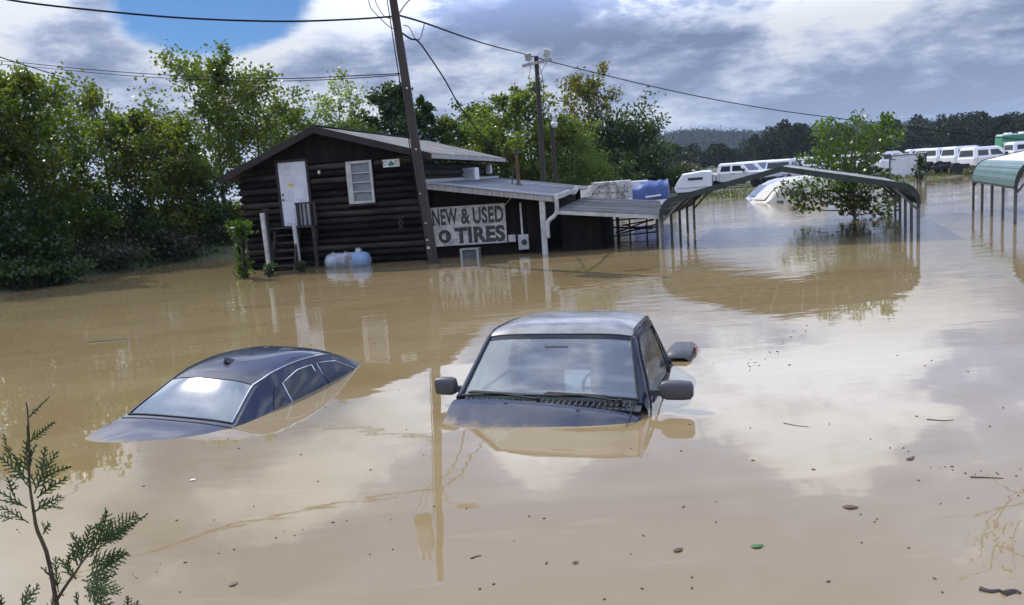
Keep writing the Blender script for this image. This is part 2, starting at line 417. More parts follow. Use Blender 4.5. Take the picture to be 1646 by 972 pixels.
h1 = n.noise(n.vmath('MULTIPLY', pos, (1.0, 1.7, 0)), 1.5, 2, 0.5)
h2 = n.noise(n.vmath('MULTIPLY', pos, (1.0, 1.6, 0)), 6.0, 3, 0.6)
h3 = n.noise(n.vmath('MULTIPLY', pos, (1.0, 1.5, 0)), 0.35, 2, 0.5)
hh = n.math('ADD', n.math('MULTIPLY', h1, n.math('ADD', 0.0013, n.math('MULTIPLY', far, 0.0075))),
            n.math('MULTIPLY', h2, n.math('ADD', 0.0001, n.math('MULTIPLY', n.math('MULTIPLY', far, patch), 0.0045))))
hh = n.math('ADD', hh, n.math('MULTIPLY', h3, 0.006))
bp = n.n('ShaderNodeBump'); bp.inputs['Strength'].default_value = 1.0; bp.inputs['Distance'].default_value = 1.0
n.put(bp.inputs['Height'], hh); n.put(b.inputs['Normal'], bp.outputs[0])
wx = [-2600, -400, -60, -12, 0, 12, 60, 400, 2600]; wy = [-400, -20, 0, 12, 30, 60, 120]
g = MB(); g.grid([[(x, y, 0.0) for x in wx] for y in wy])
tag(g.build('water', M), 'brown flood water', kind='structure')

# ------------------------------------------------------------------ foliage
RNG = np.random.default_rng(7)
def leaf_mesh(name, pts, size, m, parent=None, up=0.35, rng=RNG):
    P = np.asarray(pts, float); N = len(P)
    nrm = rng.normal(size=(N, 3)); nrm[:, 2] += up; nrm /= np.linalg.norm(nrm, axis=1)[:, None]
    a = rng.normal(size=(N, 3)); a -= nrm * np.sum(a * nrm, 1)[:, None]; a /= np.linalg.norm(a, axis=1)[:, None]
    bb = np.cross(nrm, a)
    s = (size * rng.uniform(0.6, 1.35, N))[:, None]
    V = np.empty((N, 4, 3)); V[:, 0] = P - a * s * .5; V[:, 1] = P + bb * s * .36 + nrm * s * .10; V[:, 2] = P + a * s * .55; V[:, 3] = P - bb * s * .36 + nrm * s * .10
    me = bpy.data.meshes.new(name); me.vertices.add(4 * N); me.vertices.foreach_set('co', V.reshape(-1))
    me.loops.add(4 * N); me.loops.foreach_set('vertex_index', np.arange(4 * N, dtype=np.int32))
    me.polygons.add(N); me.polygons.foreach_set('loop_start', np.arange(0, 4 * N, 4, dtype=np.int32))
    me.update(calc_edges=True); me.validate()
    me.materials.append(m)
    o = bpy.data.objects.new(name, me); COL.objects.link(o)
    if parent is not None: o.parent = parent
    return o

def tree(name, label, loc, h, width, nleaf, lsize, m, group, seed, low=0.15, airy=0.5, trunk_r=None, bark=BARK, nlimb=16, shape='oval', cat='tree', lean=(0, 0), spread=0.23):
    rng = np.random.default_rng(seed)
    root = empty(name, loc, 0, label, cat, group)
    tr = trunk_r or h * 0.014
    tp = [Vector((lean[0] * t * t + 0.04 * h * math.sin(2.2 * t + seed) * t, lean[1] * t * t + 0.03 * h * math.sin(3 * t + seed * 2) * t, h * 0.97 * t)) for t in np.linspace(0, 1, 9)]
    tb = MB(); tb.tube([(0, 0, -0.6)] + tp, [tr * 1.15] + [tr * (1 - 0.93 * t) + 0.006 for t in np.linspace(0, 1, 9)], 7)
    tips = []
    for i in range(nlimb):
        t = low + (0.97 - low) * (i + rng.uniform(-.4, .4)) / nlimb
        t = min(max(t, low), 0.985)
        q = t * 8; j = min(int(q), 7); p0 = tp[j].lerp(tp[j + 1], q - j)
        if shape == 'oval': prof = math.sin(math.pi * min(1, 0.12 + 0.88 * ((t - low) / (1 - low)) ** 0.8)) ** 0.6
        elif shape == 'cone': prof = 1.02 - 0.85 * (t - low) / (1 - low)
        elif shape == 'vase': prof = 0.45 + 0.55 * (t - low) / (1 - low)
        else: prof = 1.0
        Lb = max(0.16, prof) * width * 0.5 * rng.uniform(0.72, 1.12)
        az = i * 2.4 + rng.uniform(-.5, .5); rise = rng.uniform(0.25, 0.9) if shape != 'cone' else rng.uniform(0.0, 0.5)
        d = Vector((math.cos(az), math.sin(az), rise))
        pts = [p0]
        for s in range(1, 5):
            pts.append(p0 + Vector((d.x, d.y, 0)) * Lb * s / 4 + Vector((0, 0, Lb * (rise * s / 4 + 0.12 * (s / 4) ** 2))) + Vector(rng.normal(size=3)) * Lb * 0.05)
        r0 = tr * (1 - 0.85 * t) * 0.55
        tb.tube(pts, [r0 * (1 - 0.8 * s / 4) + 0.004 for s in range(5)], 5, cap=False)
        for s in (1.4, 2.2, 2.9, 3.5, 4):
            jj = min(int(s), 3); b0 = pts[jj].lerp(pts[jj + 1], s - jj)
            for _ in range(2):
                dv = Vector(rng.normal(size=3)); dv.z = abs(dv.z) * 0.8; dv.normalize()
                L2 = Lb * rng.uniform(0.18, 0.42) + 0.12
                e = b0 + dv * L2; mid = b0.lerp(e, 0.5) + Vector(rng.normal(size=3)) * L2 * 0.08
                tb.tube([b0, mid, e], [r0 * 0.3 + .003, r0 * 0.2 + .003, 0.003], 3, cap=False)
                tips += [(e, L2), (mid, L2)]
    for _ in range(6):
        tips.append((tp[-1] - Vector((0, 0, rng.uniform(0, .12) * h)), 0.25))
    tb.build('trunk', bark, root, smooth=True)
    T = np.array([e for e, _ in tips]); Ls = np.array([l for _, l in tips])
    w = rng.uniform(0.15, 1.0, len(T)) ** (1 + 2 * airy); w /= w.sum()
    idx = rng.choice(len(T), nleaf, p=w)
    off = rng.normal(size=(nleaf, 3)) * (Ls[idx] * spread + 0.05)[:, None]
    pts = T[idx] + off
    leaf_mesh('crown', pts, lsize, m, root, rng=rng)
    return root

def bush(name, label, loc, w, d, h, nleaf, lsize, m, group, seed, cat='bush', twigs=40, bark=BARK):
    rng = np.random.default_rng(seed)
    root = empty(name, loc, 0, label, cat, group)
    tb = MB(); C = []
    for i in range(twigs):
        a = rng.uniform(0, 6.28); r = math.sqrt(rng.uniform(0, 1)); hh = h * math.sqrt(max(0.08, 1 - r * r * 0.9)) * rng.uniform(0.6, 1.08)
        e = Vector((math.cos(a) * r * w / 2, math.sin(a) * r * d / 2, hh)); s0 = Vector((e.x * 0.35, e.y * 0.35, -0.3))
        mid = s0.lerp(e, 0.55) + Vector((0, 0, 0.12 * hh)) + Vector(rng.normal(size=3)) * 0.06 * h
        tb.tube([s0, mid, e], [0.018, 0.012, 0.004], 4, cap=False)
        for u in (0.35, 0.6, 0.8, 0.95, 1.0): C.append(mid.lerp(e, u) if u > 0.4 else s0.lerp(mid, 0.6 + u))
    tb.build('stem', bark, root)
    C = np.array(C); idx = rng.integers(0, len(C), nleaf)
    pts = C[idx] + rng.normal(size=(nleaf, 3)) * np.array([w, d, h]) * 0.065
    pts[:, 2] = np.maximum(pts[:, 2], -0.05)
    leaf_mesh('crown', pts, lsize, m, root, rng=rng)
    return root

def at_top(px, py, Y):
    p = D(px, py, Y); return p
# left bank: (top pixel x, y, distance, width, leaves, size, material, kind)
LEFT = [
    (-75, 120, 23.5, 3.4, 8000, .17, L_MID, 'leafy tree mostly outside the left frame edge', .1, .35, 'oval'),
    (8, 92, 24.5, 3.4, 9000, .17, L_MID, 'tall full tree cut by the left frame edge', .1, .35, 'oval'),
    (70, 175, 27, 3.0, 7000, .15, L_MID, 'mid height leafy tree second from the left on the bank', .1, .45, 'oval'),
    (150, 118, 29, 3.0, 5200, .15, L_MID, 'thin topped young tree with bare upper twigs on the left bank', .12, .8, 'oval'),
    (222, 165, 28.5, 3.2, 7500, .15, L_YEL, 'yellow green tree mid way along the left bank', .1, .45, 'oval'),
    (275, 185, 30, 3.0, 6500, .15, L_MID, 'rounded green tree just left of the tallest bank tree', .1, .5, 'oval'),
    (330, 72, 33, 4.6, 6500, .19, L_MID, 'tallest airy tree on the bank with sky showing through', .22, .75, 'oval'),
    (395, 118, 35, 4.4, 5600, .18, L_MID, 'open airy tree right of the tallest bank tree', .18, .7, 'oval'),
    (455, 165, 38, 3.6, 5200, .18, L_YEL, 'lower yellowish tree rising behind the log house gable', .1, .55, 'oval'),
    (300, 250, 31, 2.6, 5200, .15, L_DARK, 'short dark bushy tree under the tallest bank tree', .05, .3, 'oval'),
]
for i, (px, py, Y, w_, nl, ls, mt, lab, lo, ai, sh) in enumerate(LEFT):
    t = at_top(px, py, Y); z0 = max(land_height(t.x, t.y), -0.2)
    tree('bank_tree', lab, (t.x, t.y, z0), (t.z - z0) * .93, w_ * .98, int(nl * 1.02), ls * .80, mt, 'trees along the left bank', 100 + i, lo, ai, shape=sh, nlimb=20)
LB = [
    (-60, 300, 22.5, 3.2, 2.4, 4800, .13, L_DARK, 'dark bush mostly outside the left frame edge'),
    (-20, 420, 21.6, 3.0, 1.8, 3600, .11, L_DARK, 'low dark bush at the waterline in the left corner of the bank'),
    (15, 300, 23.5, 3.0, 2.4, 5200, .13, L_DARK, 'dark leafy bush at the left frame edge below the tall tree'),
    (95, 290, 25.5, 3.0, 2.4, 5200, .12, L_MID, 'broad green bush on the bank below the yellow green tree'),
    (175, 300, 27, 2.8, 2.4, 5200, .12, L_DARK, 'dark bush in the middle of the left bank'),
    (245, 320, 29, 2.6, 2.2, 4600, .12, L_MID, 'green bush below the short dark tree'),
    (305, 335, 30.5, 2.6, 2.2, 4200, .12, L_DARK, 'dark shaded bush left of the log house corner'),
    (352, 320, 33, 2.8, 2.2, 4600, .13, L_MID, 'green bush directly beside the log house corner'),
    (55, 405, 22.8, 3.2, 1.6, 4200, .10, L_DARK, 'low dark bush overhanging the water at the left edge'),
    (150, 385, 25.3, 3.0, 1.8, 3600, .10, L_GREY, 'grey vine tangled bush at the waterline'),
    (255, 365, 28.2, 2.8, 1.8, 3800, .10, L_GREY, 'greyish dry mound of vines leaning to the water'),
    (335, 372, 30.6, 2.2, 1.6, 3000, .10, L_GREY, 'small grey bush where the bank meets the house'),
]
for i, (px, py, Y, w_, d_, nl, ls, mt, lab) in enumerate(LB):
    t = at_top(px, py, Y); z0 = max(land_height(t.x, t.y), -0.15)
    bush('bank_bush', lab, (t.x, t.y, z0), w_, d_, max(t.z - z0, 0.6) * .93, int(nl * .85), ls, mt, 'bushes along the left bank', 200 + i)
# undergrowth along the bank foot
pts = []
rng = np.random.default_rng(5)
for i in range(20000):
    s = rng.uniform(-13, 22); q = rng.gamma(2.0, 0.9) - 0.15
    x = -13.57 + 0.381 * s - 0.925 * q; y = 21.46 + 0.925 * s + 0.381 * q
    hb_ = max(land_height(x, y), 0.0)
    pts.append((x, y, hb_ + abs(rng.normal()) * (0.30 + 0.25 * math.sin(s * 1.7) ** 2)))
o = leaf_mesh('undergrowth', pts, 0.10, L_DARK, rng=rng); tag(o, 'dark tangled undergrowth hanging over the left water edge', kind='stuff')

BACK = [
    (541, 152, 47, 3.6, 2600, .17, L_PALE, 'thin pale tree with sparse leaves behind the roof ridge', .3, .8, 'vase'),
    (618, 132, 45, 5.0, 11000, .20, L_DARK, 'dense dark green tree behind the house left of the near pole', .1, .35, 'cone'),
    (672, 152, 46, 3.6, 6500, .19, L_DARK, 'dark pointed tree rising just right of the near utility pole', .1, .4, 'cone'),
    (722, 185, 46, 3.4, 6000, .18, L_MID, 'small green pointed tree behind the far end of the roof', .1, .4, 'cone'),
    (575, 195, 48, 3.4, 5000, .18, L_MID, 'low green tree just above the roof ridge', .1, .5, 'oval'),
    (775, 175, 54, 4.0, 5500, .20, L_DARK, 'shadowy tree behind the hanging cable', .1, .5, 'oval'),
    (828, 152, 51, 4.4, 9000, .19, L_YEL, 'tall yellow green tree left of the crossarm pole', .08, .4, 'oval'),
    (785, 218, 48, 4.2, 8000, .18, L_YEL, 'bright yellow green bushy tree above the tin roof', .05, .35, 'oval'),
    (892, 212, 52, 4.4, 8000, .19, L_YEL, 'green tree around the short lamp pole', .05, .4, 'oval'),
    (942, 128, 60, 4.8, 4200, .23, L_AUT, 'tall thin tree turning brown with bare side twigs', .35, .75, 'oval'),
    (985, 212, 58, 6.0, 9000, .22, L_DARK, 'dark broad tree at the right end of the back wood', .05, .35, 'oval'),
    (1015, 250, 62, 5.0, 6000, .22, L_DARK, 'lowest dark tree ending the wood beside the far hill', .05, .35, 'oval'),
]
for i, (px, py, Y, w_, nl, ls, mt, lab, lo, ai, sh) in enumerate(BACK):
    t = at_top(px, py, Y); z0 = max(land_height(t.x, t.y), 0)
    tree('back_tree', lab, (t.x, t.y, z0), t.z - z0, w_ * 1.15, nl, ls, mt, 'trees behind the log house', 300 + i, lo, ai, shape=sh, nlimb=20)
BB = [
    (930, 222, 50, 4.0, 3.0, 14000, .10, L_PALE, 'soft pale green rounded bush with fine foliage behind the tin roof'),
    (865, 252, 49, 4.5, 3, 5000, .17, L_YEL, 'leafy green bush between the two far poles'),
    (740, 240, 47, 5.0, 3, 5000, .17, L_DARK, 'dark bush showing over the far house eave'),
    (985, 262, 52, 4.4, 3, 5200, .16, L_DARK, 'very dark bush behind the netted white box'),
    (1040, 262, 60, 6.0, 4, 5200, .19, L_DARK, 'dark hedge like bush behind the blue tarp'),
    (1085, 262, 66, 6.0, 4, 4200, .19, L_GREY, 'dull brownish bush left of the white camper'),
    (560, 215, 42, 6.0, 4, 6000, .18, L_DARK, 'dark bush hidden behind the house roof'),
]
for i, (px, py, Y, w_, d_, nl, ls, mt, lab) in enumerate(BB):
    t = at_top(px, py, Y); z0 = max(land_height(t.x, t.y), 0)
    bush('back_bush', lab, (t.x, t.y, z0), w_, d_, max(t.z - z0, 0.8), nl, ls, mt, 'bushes behind the log house', 400 + i)

# far wood on the right, and the hill
def wood(name, label, spec, nclump, size, m, seed):
    rng = np.random.default_rng(seed); P = []
    for (x, y, h, w) in spec:
        base = land_height(x, y)
        nn = nclump
        a = rng.uniform(0, 6.28, nn); t = rng.beta(2.2, 1.3, nn); rr = w * np.sqrt(rng.uniform(0.1, 1, nn)) * np.sin(np.pi * np.clip(0.15 + 0.8 * t, 0, 1)) ** .7
        P.append(np.stack([x + rr * np.cos(a), y + rr * np.sin(a), base + h * t], 1))
    o = leaf_mesh(name, np.concatenate(P), size, m, rng=rng); return tag(o, label, kind='stuff')
rng = np.random.default_rng(11); spec = []
def line_top(px):  # pixel height of the far tree line
    return float(np.interp(px, [1020, 1060, 1100, 1160, 1210, 1250, 1290, 1320, 1420, 1450, 1500, 1560, 1600, 1646, 1750, 2000],
                           [250, 246, 238, 236, 222, 206, 200, 208, 208, 193, 190, 184, 189, 183, 180, 165]))
for i in range(330):
    px = rng.uniform(1020, 1900); Y = rng.uniform(225, 330)
    t = D(px, line_top(px) + rng.normal() * 5 + rng.uniform(0, 22) * (rng.random() < .6), Y); base = land_height(t.x, t.y)
    spec.append((t.x, t.y, max(t.z - base, 5), rng.uniform(2.6, 4.6)))
wood('far_wood', 'dark far line of mixed woodland beyond the truck yard', spec, 420, .78, L_FAR, 12)
rng = np.random.default_rng(13); spec = []
hb = MB(); rows = []
def hill_z(px_):
    return float(np.interp(px_, [850, 950, 1020, 1060, 1110, 1170, 1220, 1270, 1400, 1700], [262, 245, 226, 217, 210, 212, 214, 208, 200, 190]))
for s in np.linspace(0, 1, 14):
    row = []
    for px in np.linspace(820, 1750, 48):
        Yr = 1150; t = D(px, hill_z(px), Yr); c = math.sin(s * math.pi)
        row.append((t.x * (0.75 + 0.5 * s), 860 + 580 * s, 0.6 + max(t.z - 9, 0.5) * c ** 1.2))
    rows.append(row)
hb.grid(rows); tag(hb.build('hill', mat('hill_ground', (0.04, 0.055, 0.025), 0.95, var=0.4, vscale=0.02), smooth=True), 'far wooded hill', kind='structure')
P = []
for i in range(4200):
    si = rng.uniform(0.02, 0.62) * 13; pj = rng.uniform(0, 46.9)
    i0, j0 = int(si), int(pj); q = np.array(rows[i0][j0]) * (1 - si % 1) + np.array(rows[min(i0 + 1, 13)][j0]) * (si % 1)
    q2 = np.array(rows[i0][j0 + 1]) * (1 - si % 1) + np.array(rows[min(i0 + 1, 13)][j0 + 1]) * (si % 1)
    q = q * (1 - pj % 1) + q2 * (pj % 1)
    hh = rng.uniform(6, 13)
    c = rng.normal(size=(34, 3)) * (2.6, 2.6, hh * .22) + q + (0, 0, hh * .55)
    P.append(c)
tag(leaf_mesh('hill_forest', np.concatenate(P), 2.5, L_FAR, rng=rng), 'forest covering the far blue hill', kind='stuff')

# grass along the far bank
rng = np.random.default_rng(21); gm = MB()
for i in range(9000):
    s = rng.uniform(-22, 60); q = abs(rng.normal()) * 3.2 - 0.3
    x = 12.4 + 0.891 * s - 0.453 * q; y = 45.6 + 0.453 * s + 0.891 * q
    z = land_height(x, y)
    if z < -0.10: continue
    h = rng.uniform(0.08, 0.28); a = rng.uniform(0, 3.14); dx, dy = math.cos(a) * .035, math.sin(a) * .035; lx, ly = rng.normal() * .1, rng.normal() * .1
    gm.add([(x - dx, y - dy, z - .02), (x + dx, y + dy, z - .02), (x + lx, y + ly, z + h)], [(0, 1, 2)])
tag(gm.build('grass', leafmat('grass_blade', (0.055, 0.075, 0.016), (0.085, 0.085, 0.022), .3)), 'grass along the far bank below the trucks', kind='stuff')

# ------------------------------------------------------------------ log house
YAW = R_(10)
HO = Vector((-4.85, 22.3, 0))
HU = Vector((math.sin(YAW), math.cos(YAW), 0)); HV = Vector((math.cos(YAW), -math.sin(YAW), 0))
def HP(px, py, u=0.0):
    d = ray(px, py); t = (HO + HU * u - CAM).dot(HU) / d.dot(HU); p = CAM + d * t - HO
    return p.dot(HV), p.z
house = empty('log_house', HO, -YAW, 'dark log house with shallow gable roof standing in flood water', 'house')
VL, VR, LEN, ZR = -2.50, 2.72, 10.7, 3.74
SLL, SLR = 0.405, 0.300
def roof_z(v): return ZR - (SLL * -v if v < 0 else SLR * v) - 0.14
dL, dT = HP(449, 262); dR, dB = HP(494, 361); dL2, _ = HP(460, 361)
DL, DR, DT, DB = (dL + dL2) / 2 - .02, (dL + dL2) / 2 + .78, dT, dB
wL, wT = HP(557, 260); wR, wB = HP(605, 325)
lr = random.Random(3)
ch = 0.185; z = -0.35; course = 0
def log_piece(a, b, z0):
    if b - a < 0.06: return
    mb = MB(); n = 10; hgt = ch - 0.022
    pr = [(0.09 * math.cos(t) - 0.02, hgt / 2 * math.sin(t)) for t in np.linspace(-math.pi / 2, math.pi / 2, 6)]
    j = lr.uniform(-.03, .02); hgt *= lr.uniform(.86, 1.0)
    poly = [(-(p[0]) - j, z0 + hgt / 2 + p[1]) for p in pr] + [(0.08, z0 + hgt), (0.08, z0)]
    mb.prism(poly, 'x', a + .004, b - .004)
    mb.build('log', lr.choice((LOG, LOG, LOG2, LOG2, LOG3)), house, smooth=True)
while z < 2.62:
    spans = [(VL, VR)]
    def cut(sp, a, b):
        out = []
        for s, e in sp:
            if b <= s or a >= e: out.append((s, e))
            else:
                if a > s: out.append((s, a))
                if b < e: out.append((b, e))
        return out
    if z + ch > DB - .02 and z < DT: spans = cut(spans, DL - .07, DR + .07)
    if z + ch > wB and z < wT: spans = cut(spans, wL - .04, wR + .04)
    for s, e in spans:
        # keep inside the gable
        if z + ch > roof_z(VL): s = max(s, -(ZR - .14 - z - ch) / SLL)
        if z + ch > roof_z(VR): e = min(e, (ZR - .14 - z - ch) / SLR)
        if course % 3 == 1 and e - s > 2: 
            c = lr.uniform(s + .6, e - .6); log_piece(s, c, z); log_piece(c, e, z)
        else: log_piece(s, e, z)
    z += ch; course += 1
z_top_logs = z
# gable boards (vertical), above the logs
v = VL + .1
while v < VR - .1:
    zt = min(roof_z(v), roof_z(v + .24))
    if zt > z_top_logs + .03:
        mb = MB(); mb.prism([(v + .004, z_top_logs), (v + .236, z_top_logs), (v + .236, roof_z(v + .236)), (v + .004, roof_z(v + .004))], 'y', -0.055 - lr.uniform(0, .01), 0.08); mb.build('plank', PLANK, house)
    v += .24
mb = MB(); mb.box(((VL + VR) / 2, 0.10, 1.1), (VR - VL - .02, .04, 3.0)); 
mb.box((VR - .05, LEN / 2, 1.1), (.06, LEN - .3, 3.0)); mb.box((VL + .05, LEN / 2, 1.0), (.06, LEN - .3, 2.9)); mb.box(((VL + VR) / 2, LEN - .1, 1.1), (VR - VL - .2, .06, 3.0))
mb.build('wall', PLANK, house)
for i in range(18):   # right side wall courses
    z0 = -0.35 + i * ch
    if z0 + ch > roof_z(VR) - .02: break
    mb = MB(); pr = [(0.08 * math.cos(t), (ch - .022) / 2 * math.sin(t)) for t in np.linspace(-math.pi / 2, math.pi / 2, 5)]
    poly = [(VR - .02 + p[0], z0 + ch / 2 + p[1]) for p in pr] + [(VR - .05, z0 + ch), (VR - .05, z0)]
    mb.prism(poly, 'y', 0.1, LEN - .02); mb.build('log', LOG, house, smooth=True)
# roof: two slabs with overhang, rolled-roofing strips on the right slope
OV = 0.38
roof = MB()
roof.prism([(0, ZR), (3.12, ZR - SLR * 3.12), (3.12, ZR - SLR * 3.12 - .10), (0, ZR - .12)], 'y', -OV, LEN + .3)
roof.prism([(-.001, ZR), (-.001, ZR - .12), (-2.86, ZR - SLL * 2.86 - .10), (-2.86, ZR - SLL * 2.86)], 'y', -OV, LEN + .3)
rf = roof.build('roof', TRIM_DK, house)
for i in range(12):
    y0 = -OV + (LEN + OV + .3) * i / 12; y1 = -OV + (LEN + OV + .3) * (i + 1) / 12 + .05
    for sgn, sl, wv in ((1, SLR, 3.14), (-1, SLL, 2.88)):
        mb = MB(); dz = 0.006 + .004 * (i % 2)
        mb.prism([(sgn * .0, ZR + dz), (sgn * wv, ZR - sl * wv + dz), (sgn * wv, ZR - sl * wv + dz + .008), (sgn * .0, ZR + dz + .010)], 'y', y0, y1 + .002 * i)
        mb.build('roof_sheet', ROOFG, rf)
mb = MB(); mb.bar((0, LEN * .0 - OV, ZR + .03), (0, LEN + .3, ZR + .03), .22, .022); mb.build('ridge_cap', TRIM_DK, rf)
for sgn, sl, wv in ((1, SLR, 3.15), (-1, SLL, 2.9)):
    mb = MB(); mb.prism([(sgn * .003, ZR + .02), (sgn * wv, ZR - sl * wv + .02), (sgn * wv, ZR - sl * wv - .16), (sgn * .003, ZR - .17)], 'y', -OV - .035, -OV - .002)
    mb.build('fascia', FASCIA, rf)
mb = MB(); mb.box((3.14, LEN / 2, ZR - SLR * 3.14 - .06), (.03, LEN + .6, .12)); mb.build('eave_board', GREYW, rf)
for i in range(14):
    mb = MB(); y = .1 + i * .78; mb.bar((2.6, y, ZR - SLR * 2.6 - .16), (3.1, y, ZR - SLR * 3.1 - .15), .05, .09); mb.build('rafter', DKWOOD, rf)
# door
dr = empty('door', (0, 0, 0)); dr.parent = house
mb = MB(); mb.box(((DL + DR) / 2, -.06, (DT + DB) / 2), (DR - DL, .045, DT - DB)); mb.build('leaf', DOORW, dr, bevel=.004)
for r in range(3):
    for c in range(2):
        pw = (DR - DL) / 2 - .14; hh = (DT - DB) * (.14, .34, .30)[r]; zc = DT - (DT - DB) * (.13, .43, .81)[r]
        xc = DL + (DR - DL) * (.28, .72)[c]
        mb = MB(); mb.box((xc, -.087, zc), (pw, .012, hh), taper=.92); mb.build('door_panel', DOORW, dr)
mb = MB()
for x0, x1, z0, z1 in ((DL - .07, DL - .003, DB, DT + .07), (DR + .003, DR + .07, DB, DT + .07), (DL - .002, DR + .002, DT + .003, DT + .07)):
    mb.box(((x0 + x1) / 2, -.07, (z0 + z1) / 2), (x1 - x0, .06, z1 - z0))
mb.build('door_frame', TRIM_DK, dr)
mb = MB(); mb.lathe([(0, -.15), (.028, -.145), (.03, -.125), (.012, -.12), (.012, -.08)], (DL + .07, 0, DB + .72), 10, 'y'); mb.build('door_knob', BLACKP, dr, smooth=True)
mb = MB(); mb.lathe([(0, -.115), (.026, -.112), (.026, -.08)], (DL + .07, 0, DB + .86), 10, 'y'); mb.build('deadbolt', BLACKP, dr)
nv, nz = HP(469, 297); mb = MB(); mb.box((nv, -.096, nz), (.17, .004, .075)); mb.build('notice', YELN, dr)
# window
wn = empty('window', (0, 0, 0)); wn.parent = house
fr_ = .07
mb = MB()
for x0, x1, z0, z1 in ((wL, wL + .15, wB, wT), (wR - fr_, wR, wB, wT), (wL + .151, wR - fr_ - .001, wT - fr_, wT), (wL + .151, wR - fr_ - .001, wB, wB + fr_)):
    mb.box(((x0 + x1) / 2, -.09, (z0 + z1) / 2), (x1 - x0, .06, z1 - z0))
mb.build('window_frame', OLDW, wn, bevel=.004)
zs = np.linspace(wB + fr_, wT - fr_, 5)
for i in range(4):
    mb = MB(); mb.box(((wL + .15 + wR - fr_) / 2, -.06 - .004 * i, (zs[i] + zs[i + 1]) / 2), (wR - fr_ - wL - .15, .008, zs[i + 1] - zs[i] - .01), Matrix.Rotation(R_(-4), 3, 'X')); mb.build('pane', PANE, wn)
    if i: mb = MB(); mb.box(((wL + .15 + wR - fr_) / 2, -.085, zs[i]), (wR - fr_ - wL - .154, .035, .028)); mb.build('glazing_bar', OLDW, wn)
mb = MB(); mb.box(((wL + wR) / 2, -.10, wB - .03), (wR - wL + .12, .09, .05)); mb.build('window_sill', TRIM_DK, wn)
# small plaque beside the window
pv, pz = HP(631, 262)
pl = empty('wall_plaque', HO + HV * pv + HU * -.115 + Vector((0, 0, pz)), -YAW, 'small white plaque with a green tree emblem on the log wall', 'plaque')
mb = MB(); mb.box((0, 0, 0), (.46, .02, .20)); mb.build('board', WHITE, pl, bevel=.003)
mb = MB(); mb.add([(-.06, -.013, -.07), (.06, -.013, -.07), (.10, -.013, -.02), (.05, -.013, .02), (.0, -.013, .07), (-.05, -.013, .02), (-.10, -.013, -.02)], [(0, 1, 2, 3, 4, 5, 6)]); mb.build('emblem', SIGNG, pl)
for x in (-.16, .16):
    mb = MB(); ring = [(x + .05 * math.cos(t), -.014, .012 + .05 * math.sin(t)) for t in np.linspace(0, 5.2, 10)]; mb.tube(ring, .009, 4); mb.build('emblem', SIGNG, pl)
# wall lamp (broken white bulb) between door and window, trellis on the wall
bv, bz = HP(517, 275); bl = empty('wall_lamp', HO + HV * bv + HU * -.1 + Vector((0, 0, bz)), -YAW, 'small white bulb lamp on the dark wall between door and window', 'lamp')
mb = MB(); mb.lathe([(0, .09), (.03, .085), (.04, .04), (.025, 0), (.0, -.01)], (0, -.09, -.07), 10); mb.build('bulb', WHITE, bl, smooth=True)
mb = MB(); mb.lathe([(.05, 0.02), (.05, -.02), (.02, -.09)], (0, 0, 0), 10, 'y'); mb.build('socket', BLACKP, bl)
hv_, hz_ = HP(647, 358); hk = empty('wall_bracket', HO + HV * hv_ + HU * -.1 + Vector((0, 0, hz_)), -YAW, 'dark criss cross metal bracket low on the log wall by the pole', 'bracket')
for a, b_ in (((-.07, -.05, -.16), (.07, -.05, .0)), ((.07, -.056, -.16), (-.07, -.056, .0)), ((-.07, -.05, .0), (.07, -.05, .16)), ((.07, -.056, .0), (-.07, -.056, .16))):
    mb = MB(); mb.bar(a, b_, .03, .02); mb.build('strap', BLACKP, hk)
# air conditioner and vent on the side wall (above the lean-to)
def side_thing(px, py, v):
    d = ray(px, py); t = (HO + HV * v - CAM).dot(HV) / d.dot(HV); p = CAM + d * t; return p
p = side_thing(751, 280, VR + .1)
acn = empty('air_conditioner', p, -YAW, 'white window air conditioner on the upper side wall', 'air conditioner')
mb = MB(); mb.box((.12, 0, 0), (.44, .62, .40)); mb.build('casing', WHITE, acn, bevel=.015)
for i in range(5):
    mb = MB(); mb.box((.12, -.316, -.12 + i * .06), (.34, .012, .02)); mb.build('louvre', GREYW, acn)
p = side_thing(783, 272, VR + .1)
vb = empty('meter_box', p, -YAW, 'small pale box on the far end of the upper side wall', 'box')
mb = MB(); mb.box((.06, 0, 0), (.16, .34, .34)); mb.build('casing', OLDW, vb, bevel=.01)
mb = MB(); mb.box((.15, -.0, 0.0), (.02, .26, .26)); mb.build('cover', WHITE, vb, bevel=.004)

# porch steps
ps = empty('porch_steps', HO + HU * 0, -YAW, 'dark wooden porch steps with two pale posts below the white door', 'steps')
def loc_h(P): q = P - HO; return q.dot(HV), q.dot(HU)
p1 = W(434, 437); p2_ = W(483, 432)
a1, b1 = loc_h(p1); a2, b2 = loc_h(p2_)
for (a, b_, ztop, zd, ln) in ((a1, b1, 1.58, 1.75, -.03), (a2, b2, 1.24, 1.75, -.04)):
    mb = MB(); mb.bar((a, b_, -.6), (a + ln, b_, ztop), .095, .095, (0, 1, 0)); mb.build('post', OLDW, ps, bevel=.006)
LZ = DB - .03
lx0, lx1 = a1 - .05, DR + .22
yb = (b1 + b2) / 2
mb = MB(); mb.bar((a2 - .05, b2 + .35, LZ), (a2 - .05, b2 + .35, LZ + .62), .07, .07, (0, 1, 0)); mb.build('rail_post', DKWOOD, ps)
mb = MB(); mb.bar((DR + .18, -.2, LZ), (DR + .18, -.2, LZ + .62), .07, .07, (0, 1, 0)); mb.build('rail_post', DKWOOD, ps)
mb = MB(); mb.bar((a2 - .09, b2 + .30, LZ + .63), (DR + .22, -.2, LZ + .63), .09, .045); mb.build('hand_rail', DKWOOD, ps)
